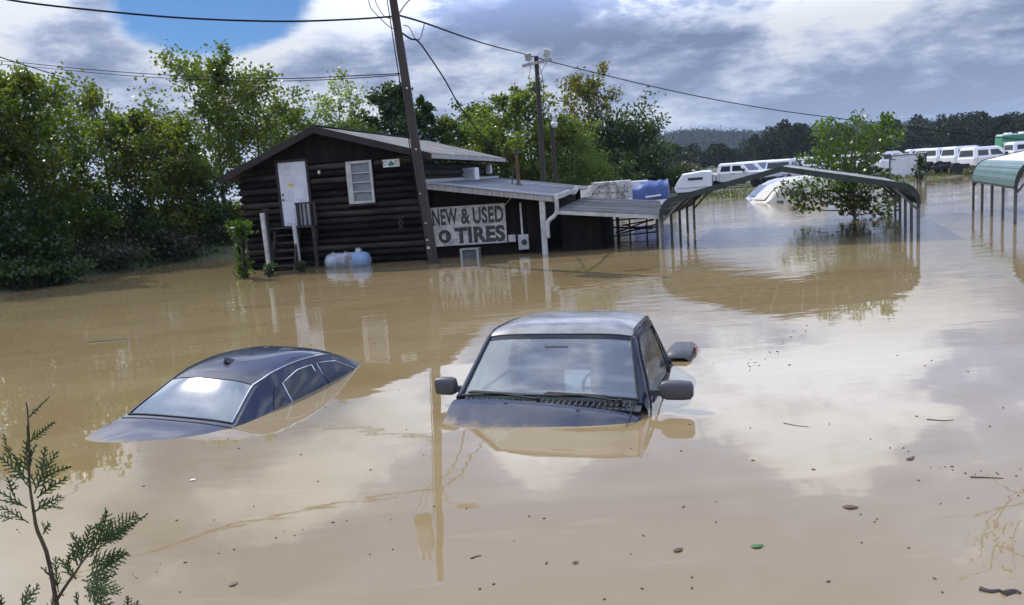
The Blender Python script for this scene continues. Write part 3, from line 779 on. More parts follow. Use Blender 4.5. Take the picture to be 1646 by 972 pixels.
for i in range(3):
    mb = MB(); u_ = .25 + .25 * i; x = (a2 - .05) * (1 - u_) + (DR + .18) * u_; y = (b2 + .35) * (1 - u_) - .2 * u_; mb.bar((x, y, LZ), (x, y, LZ + .61), .035, .035, (0, 1, 0)); mb.build('baluster', DKWOOD, ps)
mb = MB(); mb.bar((a1 - .1, b1 + .2, 1.66), (a1 + .06, b1 + .2, 1.66), .08, .05); mb.bar((a1 - .02, b1 + .2, -.5), (a1 - .02, b1 + .2, 1.63), .07, .07, (0, 1, 0)); mb.build('rail_post', DKWOOD, ps)
for i in range(6):
    mb = MB(); mb.box(((lx0 + DR + .2) / 2, -.17 - i * .135, LZ), (DR + .2 - lx0, .125, .04)); mb.build('landing_plank', DKWOOD, ps) if i < 3 else None
for i in range(6):
    zt = LZ - .2 * (i + 1) 
    if zt < -.4: break
    mb = MB(); mb.box(((a1 + a2) / 2, -.35 - .09 * i, zt), (a2 - a1 - .1, .20, .04)); mb.build('tread', DKWOOD, ps)
for a in (a1 + .03, a2 - .03):
    mb = MB(); mb.bar((a, -.3, LZ - .1), (a, -.95, -.5), .05, .22); mb.build('stringer', DKWOOD, ps)
mb = MB(); mb.bar((DR + .2, -.45, -.6), (DR + .2, -.45, LZ - .02), .09, .09, (0, 1, 0)); mb.bar((DR + .2, -.25, LZ - .1), (DR + .2, -.45, .3), .05, .05); mb.build('support_post', DKWOOD, ps)

# plants at the foot of the steps
def vine_post(px, py, ytop, w, nleaf, m, label, seed, name='vine_clump', cat='vine', ls=.085):
    b0 = W(px, py); top = D(px - (py - ytop) * .09, ytop, b0.y); rng = np.random.default_rng(seed)
    r = empty(name, (b0.x, b0.y, 0), 0, label, cat)
    h = top.z; dx = top.x - b0.x
    mb = MB()
    for i in range(5):
        mb.tube([(rng.normal() * .05, rng.normal() * .05, -.4), (dx * .5 + rng.normal() * w * .2, rng.normal() * w * .2, h * .5), (dx + rng.normal() * w * .3, rng.normal() * w * .3, h * rng.uniform(.75, 1))], [.03, .02, .006], 5)
    mb.build('stem', BARK, r)
    t = rng.beta(1.1, 1.0, nleaf); rad = w * (.22 + .26 * t + .12 * np.sin(t * 9))
    P = np.stack([dx * t + rng.normal(size=nleaf) * rad * .6, rng.normal(size=nleaf) * rad * .6, h * t], 1)
    leaf_mesh('crown', P, ls, m, r, rng=rng)
vine_post(392, 447, 354, .42, 800, L_BRIGHT, 'bright leafed vine clump on a stump left of the steps', 1, ls=.11)
vine_post(434, 444, 424, .32, 260, L_DARK, 'small weed tuft at the foot of the left porch post', 2, 'weed_tuft', 'weed', .07)
vine_post(484, 437, 421, .32, 260, L_DARK, 'small weed tuft at the foot of the right porch post', 3, 'weed_tuft', 'weed', .07)

# propane tank, floating against the wall
tv, tz = HP(561, 412, -.45)
tk = empty('propane_tank', HO + HV * tv + HU * -.55 + Vector((0, 0, .13)), -YAW, 'blue grey propane tank half sunk against the log wall', 'gas tank')
prof = [(0, -.64), (.10, -.63), (.19, -.58), (.235, -.5), (.245, -.42), (.245, .2)]
mb = MB(); mb.lathe(prof, (0, 0, 0), 20, 'x'); mb.build('tank_body', TANK, tk, smooth=True)
mb = MB(); mb.lathe([(.246, .2), (.246, .42), (.235, .5), (.19, .58), (.10, .63), (0, .64)], (0, 0, 0), 20, 'x'); mb.build('tank_end', TANKB, tk, smooth=True)
mb = MB(); mb.lathe([(.0, .36), (.05, .355), (.09, .32), (.10, .24), (.10, .22)], (.32, 0, 0), 12); mb.build('valve_cap', STEEL, tk, smooth=True)
for x in (-.4, -.05): mb = MB(); mb.lathe([(0, .285), (.03, .28), (.03, .22)], (x, 0, 0), 8); mb.build('lifting_lug', STEEL, tk)

# ------------------------------------------------------------------ lean-to with the sign
V0, V1 = VR + .12, 6.15
ZA, ZB = 2.05, 1.50
LL = 11.0
lt = empty('tin_lean_to', HO, -YAW, 'low lean-to shop with shiny tin roof against the log house', 'shed')
def tz_(v): return ZA + (ZB - ZA) * (v - V0) / (V1 - V0)
nb = 14
for i in range(nb):
    v0 = V0 + .05 + (V1 - V0 - .35) * i / nb; v1 = V0 + .05 + (V1 - V0 - .35) * (i + 1) / nb
    mb = MB(); mb.prism([(v0 + .004, -.5), (v1 - .004, -.5), (v1 - .004, tz_(v1) - .14), (v0 + .004, tz_(v0) - .14)], 'y', .36 - lr.uniform(0, .012), .40); mb.build('plank', PLANK, lt)
mb = MB(); mb.box((V1 - .3, LL / 2, .4), (.05, LL - .8, 1.8)); mb.box(((V0 + V1) / 2, LL - .2, .5), (V1 - V0 - .2, .05, 1.9)); mb.build('wall', PLANK, lt)
for i in range(12):
    y0 = -.28 + (LL + .3) * i / 12; y1 = -.28 + (LL + .3) * (i + 1) / 12
    mb = MB(); dz = .004 * (i % 2)
    v0, v1 = V0 - .04, V1 + .12
    mb.prism([(v0, tz_(v0) + dz), (v1, tz_(v1) + dz), (v1, tz_(v1) + dz + .012), (v0, tz_(v0) + dz + .012)], 'y', y0, y1 + .03)
    for q in range(4):
        yy = y0 + .06 + q * (y1 - y0) / 4; mb.bar((v0, yy, tz_(v0) + dz + .016), (v1, yy, tz_(v1) + dz + .016), .025, .014)
    mb.build('roof_panel', TIN, lt)
mb = MB(); v0, v1 = V0 - .02, V1 + .10
mb.prism([(v0, tz_(v0) - .004), (v1, tz_(v1) - .004), (v1, tz_(v1) - .15), (v0, tz_(v0) - .15)], 'y', -.25, -.21); mb.build('fascia', GREYW, lt)
mb = MB(); mb.prism([(v0, tz_(v0) + .10), (V0 + .03, tz_(V0) + .10), (V0 + .03, tz_(V0) + .016), (v0, tz_(v0) + .016)], 'y', -.2, LL - .2); mb.build('flashing', STEEL, lt)
for i in range(9):
    mb = MB(); y = .1 + i * 1.3; mb.bar((V0, y, tz_(V0) - .06), (V1, y, tz_(V1) - .06), .05, .09); mb.build('rafter', DKWOOD, lt)
mb = MB(); mb.bar((V1 - .22, -.12, -.6), (V1 - .22, -.12, tz_(V1 - .22) - .02), .14, .12, (0, 1, 0)); mb.build('post', OLDW, lt, bevel=.006)
# bent gutter and downspout at the eave
mb = MB(); rows = []
for y, sag in ((-.3, 0), (1.5, .0), (3.4, .03), (5.0, -.04), (6.5, .10), (8.0, .04), (10.6, .0)):
    rows.append([(V1 + .12 + x, y, tz_(V1) - .03 + zz_ + sag) for x, zz_ in ((0, .06), (0, -.06), (.05, -.09), (.10, -.06), (.115, .05))])
mb.grid(rows); mb.build('gutter', OLDW, lt, solid=.006)
mb = MB(); mb.tube(spline([(V1 + .17, -.26, tz_(V1) - .10), (V1 + .17, -.26, 1.12), (V1 + .10, -.28, .98), (V1 - .06, -.28, .86), (V1 - .10, -.28, .70), (V1 - .10, -.28, .42)], 14), .055, 8); mb.build('downspout', OLDW, lt, smooth=True)
# stove pipe
p = D(834, 302, 26); q = p - HO; qv, qu = q.dot(HV), q.dot(HU); qz = tz_(qv)
sp_ = empty('stove_pipe', HO + HV * qv + HU * qu + Vector((0, 0, qz)), -YAW, 'rusty stove pipe with dark cap rising from the tin roof', 'chimney pipe')
mb = MB(); mb.tube([(0, 0, -.1), (0, 0, 1.0)], .05, 10); mb.build('flue', RUST, sp_, smooth=True)
mb = MB(); mb.tube([(0, 0, 1.0), (0, 0, 1.16)], .075, 10); mb.build('cap', BLACKP, sp_, smooth=True)
mb = MB(); mb.lathe([(.16, 0.015), (.10, .05), (.055, .14)], (0, 0, 0), 10); mb.build('flashing_collar', BLACKP, sp_)
mb = MB(); mb.bar((-.22, 0, .0), (-.14, 0, .52), .03, .03); mb.bar((-.28, 0, .52), (-.0, 0, .60), .03, .03); mb.build('brace', BLACKP, sp_)

# tyre sign
u_s = .26
s0, t0 = HP(692, 333, u_s); s1, t1 = HP(812, 327, u_s); s2, t2 = HP(697, 398, u_s); s3, t3 = HP(815, 388, u_s)
sw = s3 - s2; shh = ((t0 - t2) + (t1 - t3)) / 2
sg = empty('tire_sign', HO + HV * ((s0 + s1 + s2 + s3) / 4) + HU * u_s + Vector((0, 0, (t0 + t1 + t2 + t3) / 4)), -YAW, 'white board sign reading NEW & USED TIRES in black letters', 'sign')
mb = MB(); mb.box((0, .0, 0), (sw, .02, shh)); mb.build('board', BOARD, sg, bevel=.003)
def text(s, cx, cz, w, h, parent, m=LETTER, y=-.0135, bold=.018):
    cu = bpy.data.curves.new('lettering', 'FONT'); cu.body = s; cu.size = 1.0; cu.offset = bold; cu.extrude = .002; cu.space_character = 1.06
    to = bpy.data.objects.new('lettering', cu); COL.objects.link(to)
    dg = bpy.context.evaluated_depsgraph_get(); me = bpy.data.meshes.new_from_object(to.evaluated_get(dg))
    bpy.data.objects.remove(to)
    co = np.array([v.co for v in me.vertices]); mn, mx = co.min(0), co.max(0)
    for v in me.vertices:
        x = (v.co.x - (mn[0] + mx[0]) / 2) / (mx[0] - mn[0]) * w; zc = (v.co.y - (mn[1] + mx[1]) / 2) / (mx[1] - mn[1]) * h
        v.co = (cx + x, y - v.co.z, cz + zc)
    me.materials.clear(); me.materials.append(m)
    o = bpy.data.objects.new('lettering', me); COL.objects.link(o); o.parent = parent
    return o
text('NEW', -sw * .315, shh * .245, sw * .345, shh * .42, sg, bold=.034)
text('&', -sw * .035, shh * .235, sw * .125, shh * .40, sg, bold=.03)
text('USED', sw * .27, shh * .235, sw * .41, shh * .42, sg, bold=.034)
text('TIRES', sw * .14, -shh * .25, sw * .68, shh * .42, sg, bold=.05)
for r_, wd_ in ((.155, .020), (.115, .030)):
    mb = MB(); ring = [(-sw * .335 + r_ * math.cos(t), -.012, -shh * .25 + r_ * math.sin(t) * 1.05) for t in np.linspace(0, 2 * math.pi, 25)]
    rows = [[(-sw * .335 + (r_ + s_ * wd_) * math.cos(t), -.0135, -shh * .25 + 1.05 * (r_ + s_ * wd_) * math.sin(t)) for t in np.linspace(0, 2 * math.pi, 25)] for s_ in (-1, 1)]
    mb.grid(rows); mb.build('tire_emblem', LETTER, sg)
mb = MB(); mb.add([(-sw * .335 + .03 + .05 * math.cos(t), -.0140, -shh * .25 + .075 * math.sin(t)) for t in np.linspace(-1.6, 1.6, 9)], [tuple(range(9))]); mb.build('tire_emblem', LETTER, sg)
# ropes holding the sign
mb = MB(); e1 = HP(812, 329, u_s); e2 = HP(830, 308, -.2)
mb.tube([HO + HV * e1[0] + HU * (u_s - .02) + Vector((0, 0, e1[1])), HO + HV * e2[0] + HU * -.2 + Vector((0, 0, e2[1]))], .008, 5)
tag(mb.build('sign_rope', OLDW), 'pale rope from the sign corner up to the tin roof edge', 'rope')
# boxes by the sign
def hbox(px, py, u, w, d, h, zc, m): pass
bv, bz = HP(756, 402, -.15)
ut = empty('metal_crate', HO + HV * bv + HU * -.15 + Vector((0, 0, 0)), -YAW, 'grey metal crate in the water under the tire sign', 'crate')
for x in (-.22, .22): mb = MB(); mb.box((x, 0, .0), (.06, .3, .46)); mb.build('leg', STEEL, ut)
mb = MB(); mb.box((0, .02, .02), (.375, .26, .36)); mb.build('panel', GALV_DK, ut)
mb = MB(); mb.box((0, 0, .245), (.52, .32, .03)); mb.build('top', STEEL, ut)
bv, bz = HP(823, 383, .2)
bx = empty('utility_box', HO + HV * bv + HU * .27 + Vector((0, 0, bz)), -YAW, 'small pale box mounted beside the tire sign', 'box')
mb = MB(); mb.box((0, 0, 0), (.20, .16, .19)); mb.build('casing', STEEL, bx, bevel=.008)
mb = MB(); mb.box((0, -.086, .0), (.15, .012, .14)); mb.build('cover', OLDW, bx)
bv, bz = HP(841, 388, .1)
mx_ = empty('electric_meter', HO + HV * bv + HU * .22 + Vector((0, 0, bz)), -YAW, 'grey electric meter box with round dial and conduit', 'electric meter')
mb = MB(); mb.box((0, 0, -.02), (.28, .16, .40)); mb.build('casing', STEEL, mx_, bevel=.01)
mb = MB(); mb.lathe([(0, -.16), (.06, -.155), (.075, -.12), (.08, -.08)], (0.02, 0, -.02), 14, 'y'); mb.build('dial', GLASSF, mx_, smooth=True)
mb = MB(); mb.tube([(-.03, .02, .18), (-.03, .02, 1.02)], .028, 8); mb.build('conduit', OLDW, mx_)
p = W(832, 404); fl = empty('white_jug', (p.x, p.y, .0), 0, 'white plastic jug floating below the meter box', 'jug')
mb = MB(); mb.lathe([(0, -.16), (.075, -.14), (.085, -.02), (.07, .09), (.025, .16), (.025, .2), (0, .2)], (0, 0, .03), 12, 'x'); mb.build('body', FOAM, fl, smooth=True)
mb = MB(); mb.tube([(.10, 0, .09), (.04, 0, .13), (-.02, 0, .115)], .012, 6); mb.build('handle', FOAM, fl)

# ------------------------------------------------------------------ open shed
V2, V3 = 6.32, 8.95
OL = 9.3
os_ = empty('open_shed', HO, -YAW, 'open sided low shed with dull grey roof right of the lean-to', 'shed')
def oz(v): return 1.12 + (.82 - 1.12) * (v - V2) / (V3 - V2)
for i in range(10):
    y0 = -.3 + OL * i / 10; y1 = -.3 + OL * (i + 1) / 10; mb = MB(); dz = .004 * (i % 2)
    mb.prism([(V2, oz(V2) + dz), (V3 + .1, oz(V3 + .1) + dz), (V3 + .1, oz(V3 + .1) + dz + .012), (V2, oz(V2) + dz + .012)], 'y', y0, y1 + .03)
    for q in range(4):
        yy = y0 + .06 + q * (y1 - y0) / 4; mb.bar((V2, yy, oz(V2) + dz + .016), (V3 + .1, yy, oz(V3 + .1) + dz + .016), .025, .012)
    mb.build('roof_panel', TIN2, os_)
mb = MB(); mb.prism([(V2 - .05, oz(V2) - .004), (V3 + .1, oz(V3 + .1) - .004), (V3 + .1, oz(V3 + .1) - .10), (V2 - .05, oz(V2) - .10)], 'y', -.31, -.27); mb.build('fascia', OLDW, os_)
for (v, u_) in ((V3 - .02, -.15), (V3 - .02, 2.6), (V3 - .02, 5.6), (V3 - .02, 8.6), (V2 + 1.2, 8.6), (V2 + .35, 3.0)):
    mb = MB(); mb.bar((v, u_, -.6), (v, u_, oz(v) - .01), .12, .10, (0, 1, 0)); mb.build('post', OLDW if u_ < 0 else GALV_DK, os_)
mb = MB(); mb.box((V2 + .55, 4.2, .25), (1.0, 8.0, 1.35)); mb.build('wall', PLANK, os_)
for i in range(8):
    mb = MB(); y = .1 + i * 1.15; mb.bar((V2, y, oz(V2) - .05), (V3, y, oz(V3) - .05), .05, .08); mb.build('rafter', DKWOOD, os_)
# junk racks under the shed roof
rr = random.Random(9)
jk = empty('pipe_rack', HO + HV * (V2 + 1.85) + HU * 3.2, -YAW, 'tangle of dark pipes and frames stacked under the open shed', 'pipe rack')
for i in range(7):
    mb = MB(); a = (rr.uniform(-.7, .0), rr.uniform(-.6, 1), rr.uniform(.1, .5)); b_ = (rr.uniform(.1, .75), rr.uniform(-.6, 1), rr.uniform(.2, .6)); mb.tube([a, b_], .022, 5); mb.build('pipe', BLACKP, jk)
for x in (-.6, -.1, .4, .75):
    mb = MB(); mb.bar((x, 0, -.5), (x, 0, .58), .05, .05, (0, 1, 0)); mb.build('upright', BLACKP, jk)
for z_ in (.08, .34, .56):
    mb = MB(); mb.bar((-.65, .03, z_), (.8, .03, z_ + rr.uniform(-.08, .08)), .04, .04); mb.build('rail', BLACKP, jk)

# ------------------------------------------------------------------ utility poles and wires
pb = W(697, 423)
pole = empty('utility_pole', (pb.x, pb.y, 0), 0, 'near leaning wooden utility pole in front of the tire sign', 'utility pole', 'utility poles')
def polepos(px, py): return D(px, py, pb.y) - Vector((pb.x, pb.y, 0))
top = polepos(632, 0); up = top / top.z
ht = 8.6
mb = MB(); mb.tube([up * -0.9] + [up * t for t in np.linspace(0, ht, 9)], [.135] + [.135 - .045 * t / ht for t in np.linspace(0, ht, 9)], 14); mb.build('shaft', POLEW, pole, smooth=True)
mb = MB()
for t in (1.6, 2.2, 2.9, 3.5): pass
la = up * 6.35
mb.tube(spline([la + Vector((.1, 0, -.15)), la + Vector((.35, -.02, .12)), la + Vector((.62, -.03, .24))], 8), .022, 6); mb.build('lamp_arm', STEEL, pole)
mb = MB(); rows = []
for s_, w_ in ((0, .05), (.12, .10), (.3, .13), (.45, .10), (.52, .03)):
    rows.append([la + Vector((.55 + s_, -.03 + w_ * math.cos(t), .24 + .06 * math.sin(t) + s_ * .1)) for t in np.linspace(0, 2 * math.pi, 9)])
mb.grid(rows); mb.build('lamp_head', STEEL, pole, smooth=True)
tc_ = up * 7.35 + Vector((-.40, 0, 0))
mb = MB(); mb.lathe([(0, .52), (.10, .50), (.22, .42), (.24, .38), (.24, -.42), (.2, -.46), (0, -.46)], tc_, 16); mb.build('transformer', STEEL, pole, smooth=True)
for a in (-.09, .09): mb = MB(); mb.lathe([(0, .78), (.03, .77), (.045, .7), (.03, .66), (.05, .62), (.03, .58), (.05, .48)], tc_ + Vector((a, 0, 0)), 8); mb.build('insulator', BLACKP, pole)
for t, w_ in ((.42, .03), (.62, .02), (1.05, .02), (1.8, .015), (2.9, .02), (4.4, .02)):
    mb = MB(); mb.box(up * t + Vector((-.03 + .05 * math.sin(t * 9), -.135, 0)), (w_ * 2.4, .012, w_ * 2.2)); mb.build('pole_tag', OLDW, pole)
mb = MB(); mb.tube([up * t + Vector((-.14, -.04, 0)) for t in np.linspace(.2, 7, 8)], .014, 5); mb.build('ground_wire', WIRE, pole)
mb = MB(); mb.lathe([(.172, .22), (.172, .52)], (0, 0, 0), 14); 
# crossarm pole
Y2 = 44.0
q1 = D(862, 95, Y2); q2 = D(874, 290, Y2); dd = (q1 - q2).normalized()
pole2 = empty('utility_pole', (q2.x, q2.y, land_height(q2.x, q2.y)), 0, 'far wooden pole with crossarm carrying two floodlights', 'utility pole', 'utility poles')
o2 = Vector(pole2.location)
base = q2 - dd * (q2.z - o2.z + .3) - o2; tp2 = q1 + dd * .15 - o2
mb = MB(); mb.tube([base, tp2], [.16, .115], 10); mb.build('shaft', POLEW, pole2, smooth=True)
c1 = D(839, 106, Y2 - .15) - o2; c2 = D(887, 95, Y2 - .15) - o2
mb = MB(); mb.bar(c1, c2, .12, .14); mb.build('crossarm', GREYW, pole2)
mb = MB(); mb.bar(c1.lerp(c2, .85) + Vector((0, 0.03, -.06)), c1.lerp(c2, .5) + Vector((0, .03, -.75)), .03, .04); mb.build('brace', GREYW, pole2)
for (px0, py0, px1, py1) in ((851, 101, 848, 85), (876, 95, 881, 79)):
    a = D(px0, py0, Y2 - .15) - o2; b_ = D(px1, py1, Y2 - .3) - o2
    mb = MB(); mb.bar(a, a.lerp(b_, .3), .06, .06); d_ = (b_ - a)
    mb.bar(a.lerp(b_, .25), b_, .34, .26, (0, 1, 0)); mb.build('floodlight', OLDW if px0 > 860 else STEEL, pole2, bevel=.03)
mb = MB(); mb.tube(spline([tp2 + Vector((.1, -.12, -.5)), tp2 + Vector((.28, -.12, -1.2)), tp2 + Vector((.22, -.12, -2.2)), tp2 + Vector((.2, -.12, -4))], 12), .016, 5); mb.build('cable', WIRE, pole2)
mb = MB(); mb.tube(spline([c1.lerp(c2, .3), c1.lerp(c2, .3) + Vector((-.1, 0, -.5)), c1.lerp(c2, .35) + Vector((-.2, 0, -.9)), c1.lerp(c2, .3) + Vector((-.1, 0, -1.2))], 10), .012, 5); mb.build('cable', WIRE, pole2)
# short lamp pole
Y3 = 46.0
q1 = D(886, 196, Y3); q2 = D(894, 290, Y3); dd = (q1 - q2).normalized()
pole3 = empty('lamp_pole', (q2.x, q2.y, land_height(q2.x, q2.y)), 0, 'short grey pole topped by a round dusk lamp right of crossarm pole', 'lamp pole')
o3 = Vector(pole3.location)
mb = MB(); mb.tube([q2 - dd * (q2.z - o3.z + .3) - o3, q1 - o3], [.14, .11], 10); mb.build('shaft', POLEW, pole3, smooth=True)
mb = MB(); mb.lathe([(0, -.24), (.12, -.22), (.19, -.1), (.2, .02), (.14, .08)], q1 - o3 + Vector((.15, -.25, -.1)), 12); mb.build('lens', WHITE, pole3, smooth=True)
mb = MB(); mb.lathe([(.15, .0), (.10, .12), (.09, .3), (0, .32)], q1 - o3 + Vector((.15, -.25, -.02)), 12); mb.build('lamp_housing', STEEL, pole3, smooth=True)
mb = MB(); mb.tube([q1 - o3 + Vector((0, 0, -.1)), q1 - o3 + Vector((.15, -.25, .1))], .02, 5); mb.build('bracket', STEEL, pole3)

def wire(label, pts, r=.014, name='power_line'):
    P = [D(a, b_, Y) for a, b_, Y in pts]
    mb = MB(); mb.tube(spline(P, max(24, 10 * len(P))), r, 6); tag(mb.build(name, WIRE, smooth=True), label, 'cable', 'overhead cables')
wire('top cable running from the left frame edge to the near pole', [(-60, -16, 18.5), (30, 2, 18.8), (150, 16, 19.3), (300, 29, 19.9), (450, 34, 20.3), (560, 31, 20.6), (634, 26, 20.8)], .022)
wire('lower thin cable meeting the near pole above the roof', [(-60, 92, 34), (30, 100, 33), (150, 112, 31), (300, 122, 28), (450, 126, 25), (560, 122, 22.5), (642, 118, 20.8)], .013)
wire('second thin cable crossing just under the lower one', [(-60, 98, 33), (60, 108, 32), (200, 121, 30), (330, 128, 27.5), (450, 130, 25), (560, 126, 22.5), (643, 120, 20.8)], .011)
wire('dark cable slanting down into the left bank trees', [(-40, 78, 22), (20, 98, 24), (70, 114, 26), (120, 130, 28.5)], .016)
wire('service drop cable curving from near pole to house eave', [(645, 52, 20.8), (660, 62, 21), (672, 66, 21.4), (690, 90, 22.6), (715, 128, 24.6), (740, 172, 27), (770, 212, 29.4), (806, 248, 32.2)], .022)
wire('long cable from near pole to the crossarm floodlights', [(640, 24, 20.8), (684, 37, 23), (740, 57, 28), (790, 73, 35), (845, 87, 43.7)], .026)
wire('long sagging cable from crossarm pole to the right', [(845, 87, 43.7), (886, 99, 44), (950, 115, 44.5), (1050, 139, 45.5), (1150, 160, 46.5), (1250, 177, 47.5), (1340, 189, 48.5), (1412, 198, 49), (1540, 214, 50), (1680, 228, 51)], .024)
wire('loose cable loop hanging from the near pole top', [(648, 40, 20.8), (658, 44, 20.8), (668, 62, 20.8), (676, 60, 20.8), (682, 38, 20.8)], .010)
wire('thin slack cable looping at left of near pole top', [(592, -5, 20.4), (596, 12, 20.4), (612, 30, 20.5), (628, 44, 20.7), (640, 46, 20.8)], .011)
wire('second slack cable looping at left of near pole top', [(602, -5, 20.4), (606, 8, 20.4), (618, 26, 20.5), (630, 30, 20.6), (637, 36, 20.8)], .010)

# ------------------------------------------------------------------ carports
def carport(label, loc, yaw, Wd, L, zr, zb, ze, top_m, side_m, trim_m):
    r = empty('metal_carport', loc, -yaw, label, 'carport', 'metal carports')
    H = Wd / 2; inset = .34
    prof = [(0, zr), (H - inset, zb)]                                   # half profile to the bend
    bend = [(H - inset + inset * math.sin(t), zb - (zb - ze) * (1 - math.cos(t)) * 0.9 - .1 * (zb - ze) * math.sin(t)) for t in np.linspace(0.25, math.pi / 2, 5)]
    half = [np.array(p) for p in prof[:1]]
    nslope = 7
    for i in range(1, nslope + 1): half.append(np.array((0 + (H - inset) * i / nslope, zr + (zb - zr) * i / nslope)))
    nb_ = len(half)
    half += [np.array(b_) for b_ in bend]
    for sgn in (1, -1):
        for i in range(len(half) - 1):
            a, b_ = half[i], half[i + 1]; d = (b_ - a) / np.linalg.norm(b_ - a); nn = np.array((-d[1], d[0])); nn = nn if nn[1] > 0 or nn[0] > 0 else -nn
            t = .02
            pr = [a, a + nn * t * .8, a + d * .03 + nn * t, a + d * .06 + nn * t * .45, b_ + nn * t * .45 - d * .01, b_ - d * .01]
            mb = MB(); mb.prism([(sgn * p[0], p[1]) for p in pr], 'y', 0.02, L - .02)
            mb.build('roof_panel', top_m if i < nb_ - 1 else side_m, r)
    for yv in (-.03, L - .02):                                          # trim on both ends
        mb = MB(); full = [(-p[0], p[1]) for p in half[::-1]] + [tuple(p) for p in half[1:]]
        up_ = [(x * 1.006, z + .03) for x, z in full]; dn = [(x * .985, z - .10) for x, z in full]
        for i in range(len(full) - 1):
            q = [up_[i], up_[i + 1], dn[i + 1], dn[i]]; mb.prism(q, 'y', yv, yv + .045)
        mb.build('end_trim', trim_m, r)
    for sgn in (1, -1):
        for i in range(5):
            y = .06 + (L - .14) * i / 4
            mb = MB(); mb.box((sgn * (H - .03), y, (ze - 1.3) / 2), (.065, .065, ze + 1.3)); mb.build('leg', GALV_DK, r)
            mb = MB(); mb.bar((sgn * (H - .05), y, ze - .12 if i in (0, 4) else ze), (sgn * (H - .62), y, zr + (zb - zr) * (H - .62) / (H - inset) - .05), .05, .05); mb.build('brace', GALV_DK, r)
            if sgn > 0:
                mb = MB(); mb.bar((-(H - inset), y, zb - .03), (0, y, zr - .03), .055, .055); mb.bar((H - inset, y, zb - .03), (0, y, zr - .033), .055, .055); mb.build('bow', GALV_DK, r)
        mb = MB(); mb.bar((sgn * (H - .005), 0.03, ze + .01), (sgn * (H - .005), L - .03, ze + .01), .05, .06); mb.build('side_rail', trim_m, r)
    return r
CY = R_(21)
fl_ = W(1061, 398); CW = 5.85
hv = Vector((math.cos(CY), -math.sin(CY), 0)); hu = Vector((math.sin(CY), math.cos(CY), 0))
c0 = Vector((3.85, 20.3, 0)) + hv * CW / 2
carport('green trimmed open carport with peaked roof around the flooded tree', c0, CY, CW, 5.9, 1.80, 1.24, .78, PANELW, GREENM, GREENM)
c2_ = Vector((12.49, 19.87, 0)) + hv * CW / 2
carport('second carport with white roof and teal rounded eave cut by frame', c2_, CY, CW, 5.9, 1.98, 1.50, .88, PANELT, TEAL, GREENM)

# flooded tree behind the carport front
tb_ = W(1374, 350)
tt = D(1385, 186, tb_.y)
ft = empty('flooded_tree', (tb_.x, tb_.y, 0), 0, 'bright green maple sapling standing in flood water under the carport', 'tree')
rng = np.random.default_rng(44); tr_ = MB(); clusters = []
CL = [(1332, 222, 26, 34), (1322, 208, 16, 18), (1378, 190, 14, 14), (1374, 215, 24, 28), (1424, 205, 20, 24), (1422, 190, 11, 9), (1436, 222, 18, 18), (1345, 250, 30, 22), (1300, 252, 20, 12), (1395, 245, 30, 26), (1372, 262, 34, 18), (1330, 262, 26, 14),
      (1400, 225, 22, 22), (1355, 290, 34, 18), (1300, 300, 26, 22), (1258, 302, 12, 14), (1315, 320, 24, 18), (1405, 300, 34, 22), (1430, 318, 20, 14), (1360, 330, 14, 16), (1390, 325, 16, 12), (1280, 318, 14, 16), (1410, 285, 26, 12), (1350, 275, 40, 12), (1372, 312, 26, 22), (1345, 312, 22, 18), (1385, 338, 16, 10), (1420, 335, 18, 12), (1290, 332, 14, 10), (1440, 300, 14, 18)]
P = []
tip0 = Vector((0, 0, 0))
for (cx, cy, rx, ry) in CL:
    Yc = tb_.y + rng.uniform(-.9, .9); c = D(cx, cy, Yc) - Vector((tb_.x, tb_.y, 0)); sx = rx * Yc / F_PX; sy = ry * Yc / F_PX
    nl = int(10 + rx * ry * .33)
    ang = rng.uniform(0, 6.28, nl); rad = np.sqrt(rng.uniform(0, 1, nl))
    P.append(np.stack([c.x + sx * rad * np.cos(ang), c.y + rng.normal(size=nl) * sx * .5, c.z + sy * rad * np.sin(ang)], 1))
    b0 = Vector((c.x * .15, c.y * .1, max(.1, min(c.z * .55, c.z - .2)))); mid = b0.lerp(c, .5) + Vector((0, 0, -.06))
    tr_.tube([Vector((0, 0, max(.02, b0.z - .35))), b0, mid, c, c + Vector((rng.normal() * .1, 0, sy * .7))], [.03, .025, .018, .01, .004], 5, cap=False)
tr_.tube([(0.05, 0, -1.2), (0, 0, 0), (-.04, 0, .7), (-.10, .02, 1.5), (-.05, 0, tt.z * .85)], [.06, .055, .05, .035, .01], 8)
tr_.build('trunk', BARKP, ft, smooth=True)
allp = np.concatenate(P); lowm = allp[:, 2] < .95
leaf_mesh('crown', allp[~lowm], .115, L_BRIGHT, ft, rng=rng); leaf_mesh('low_foliage', allp[lowm], .13, L_MUD, ft, rng=rng)

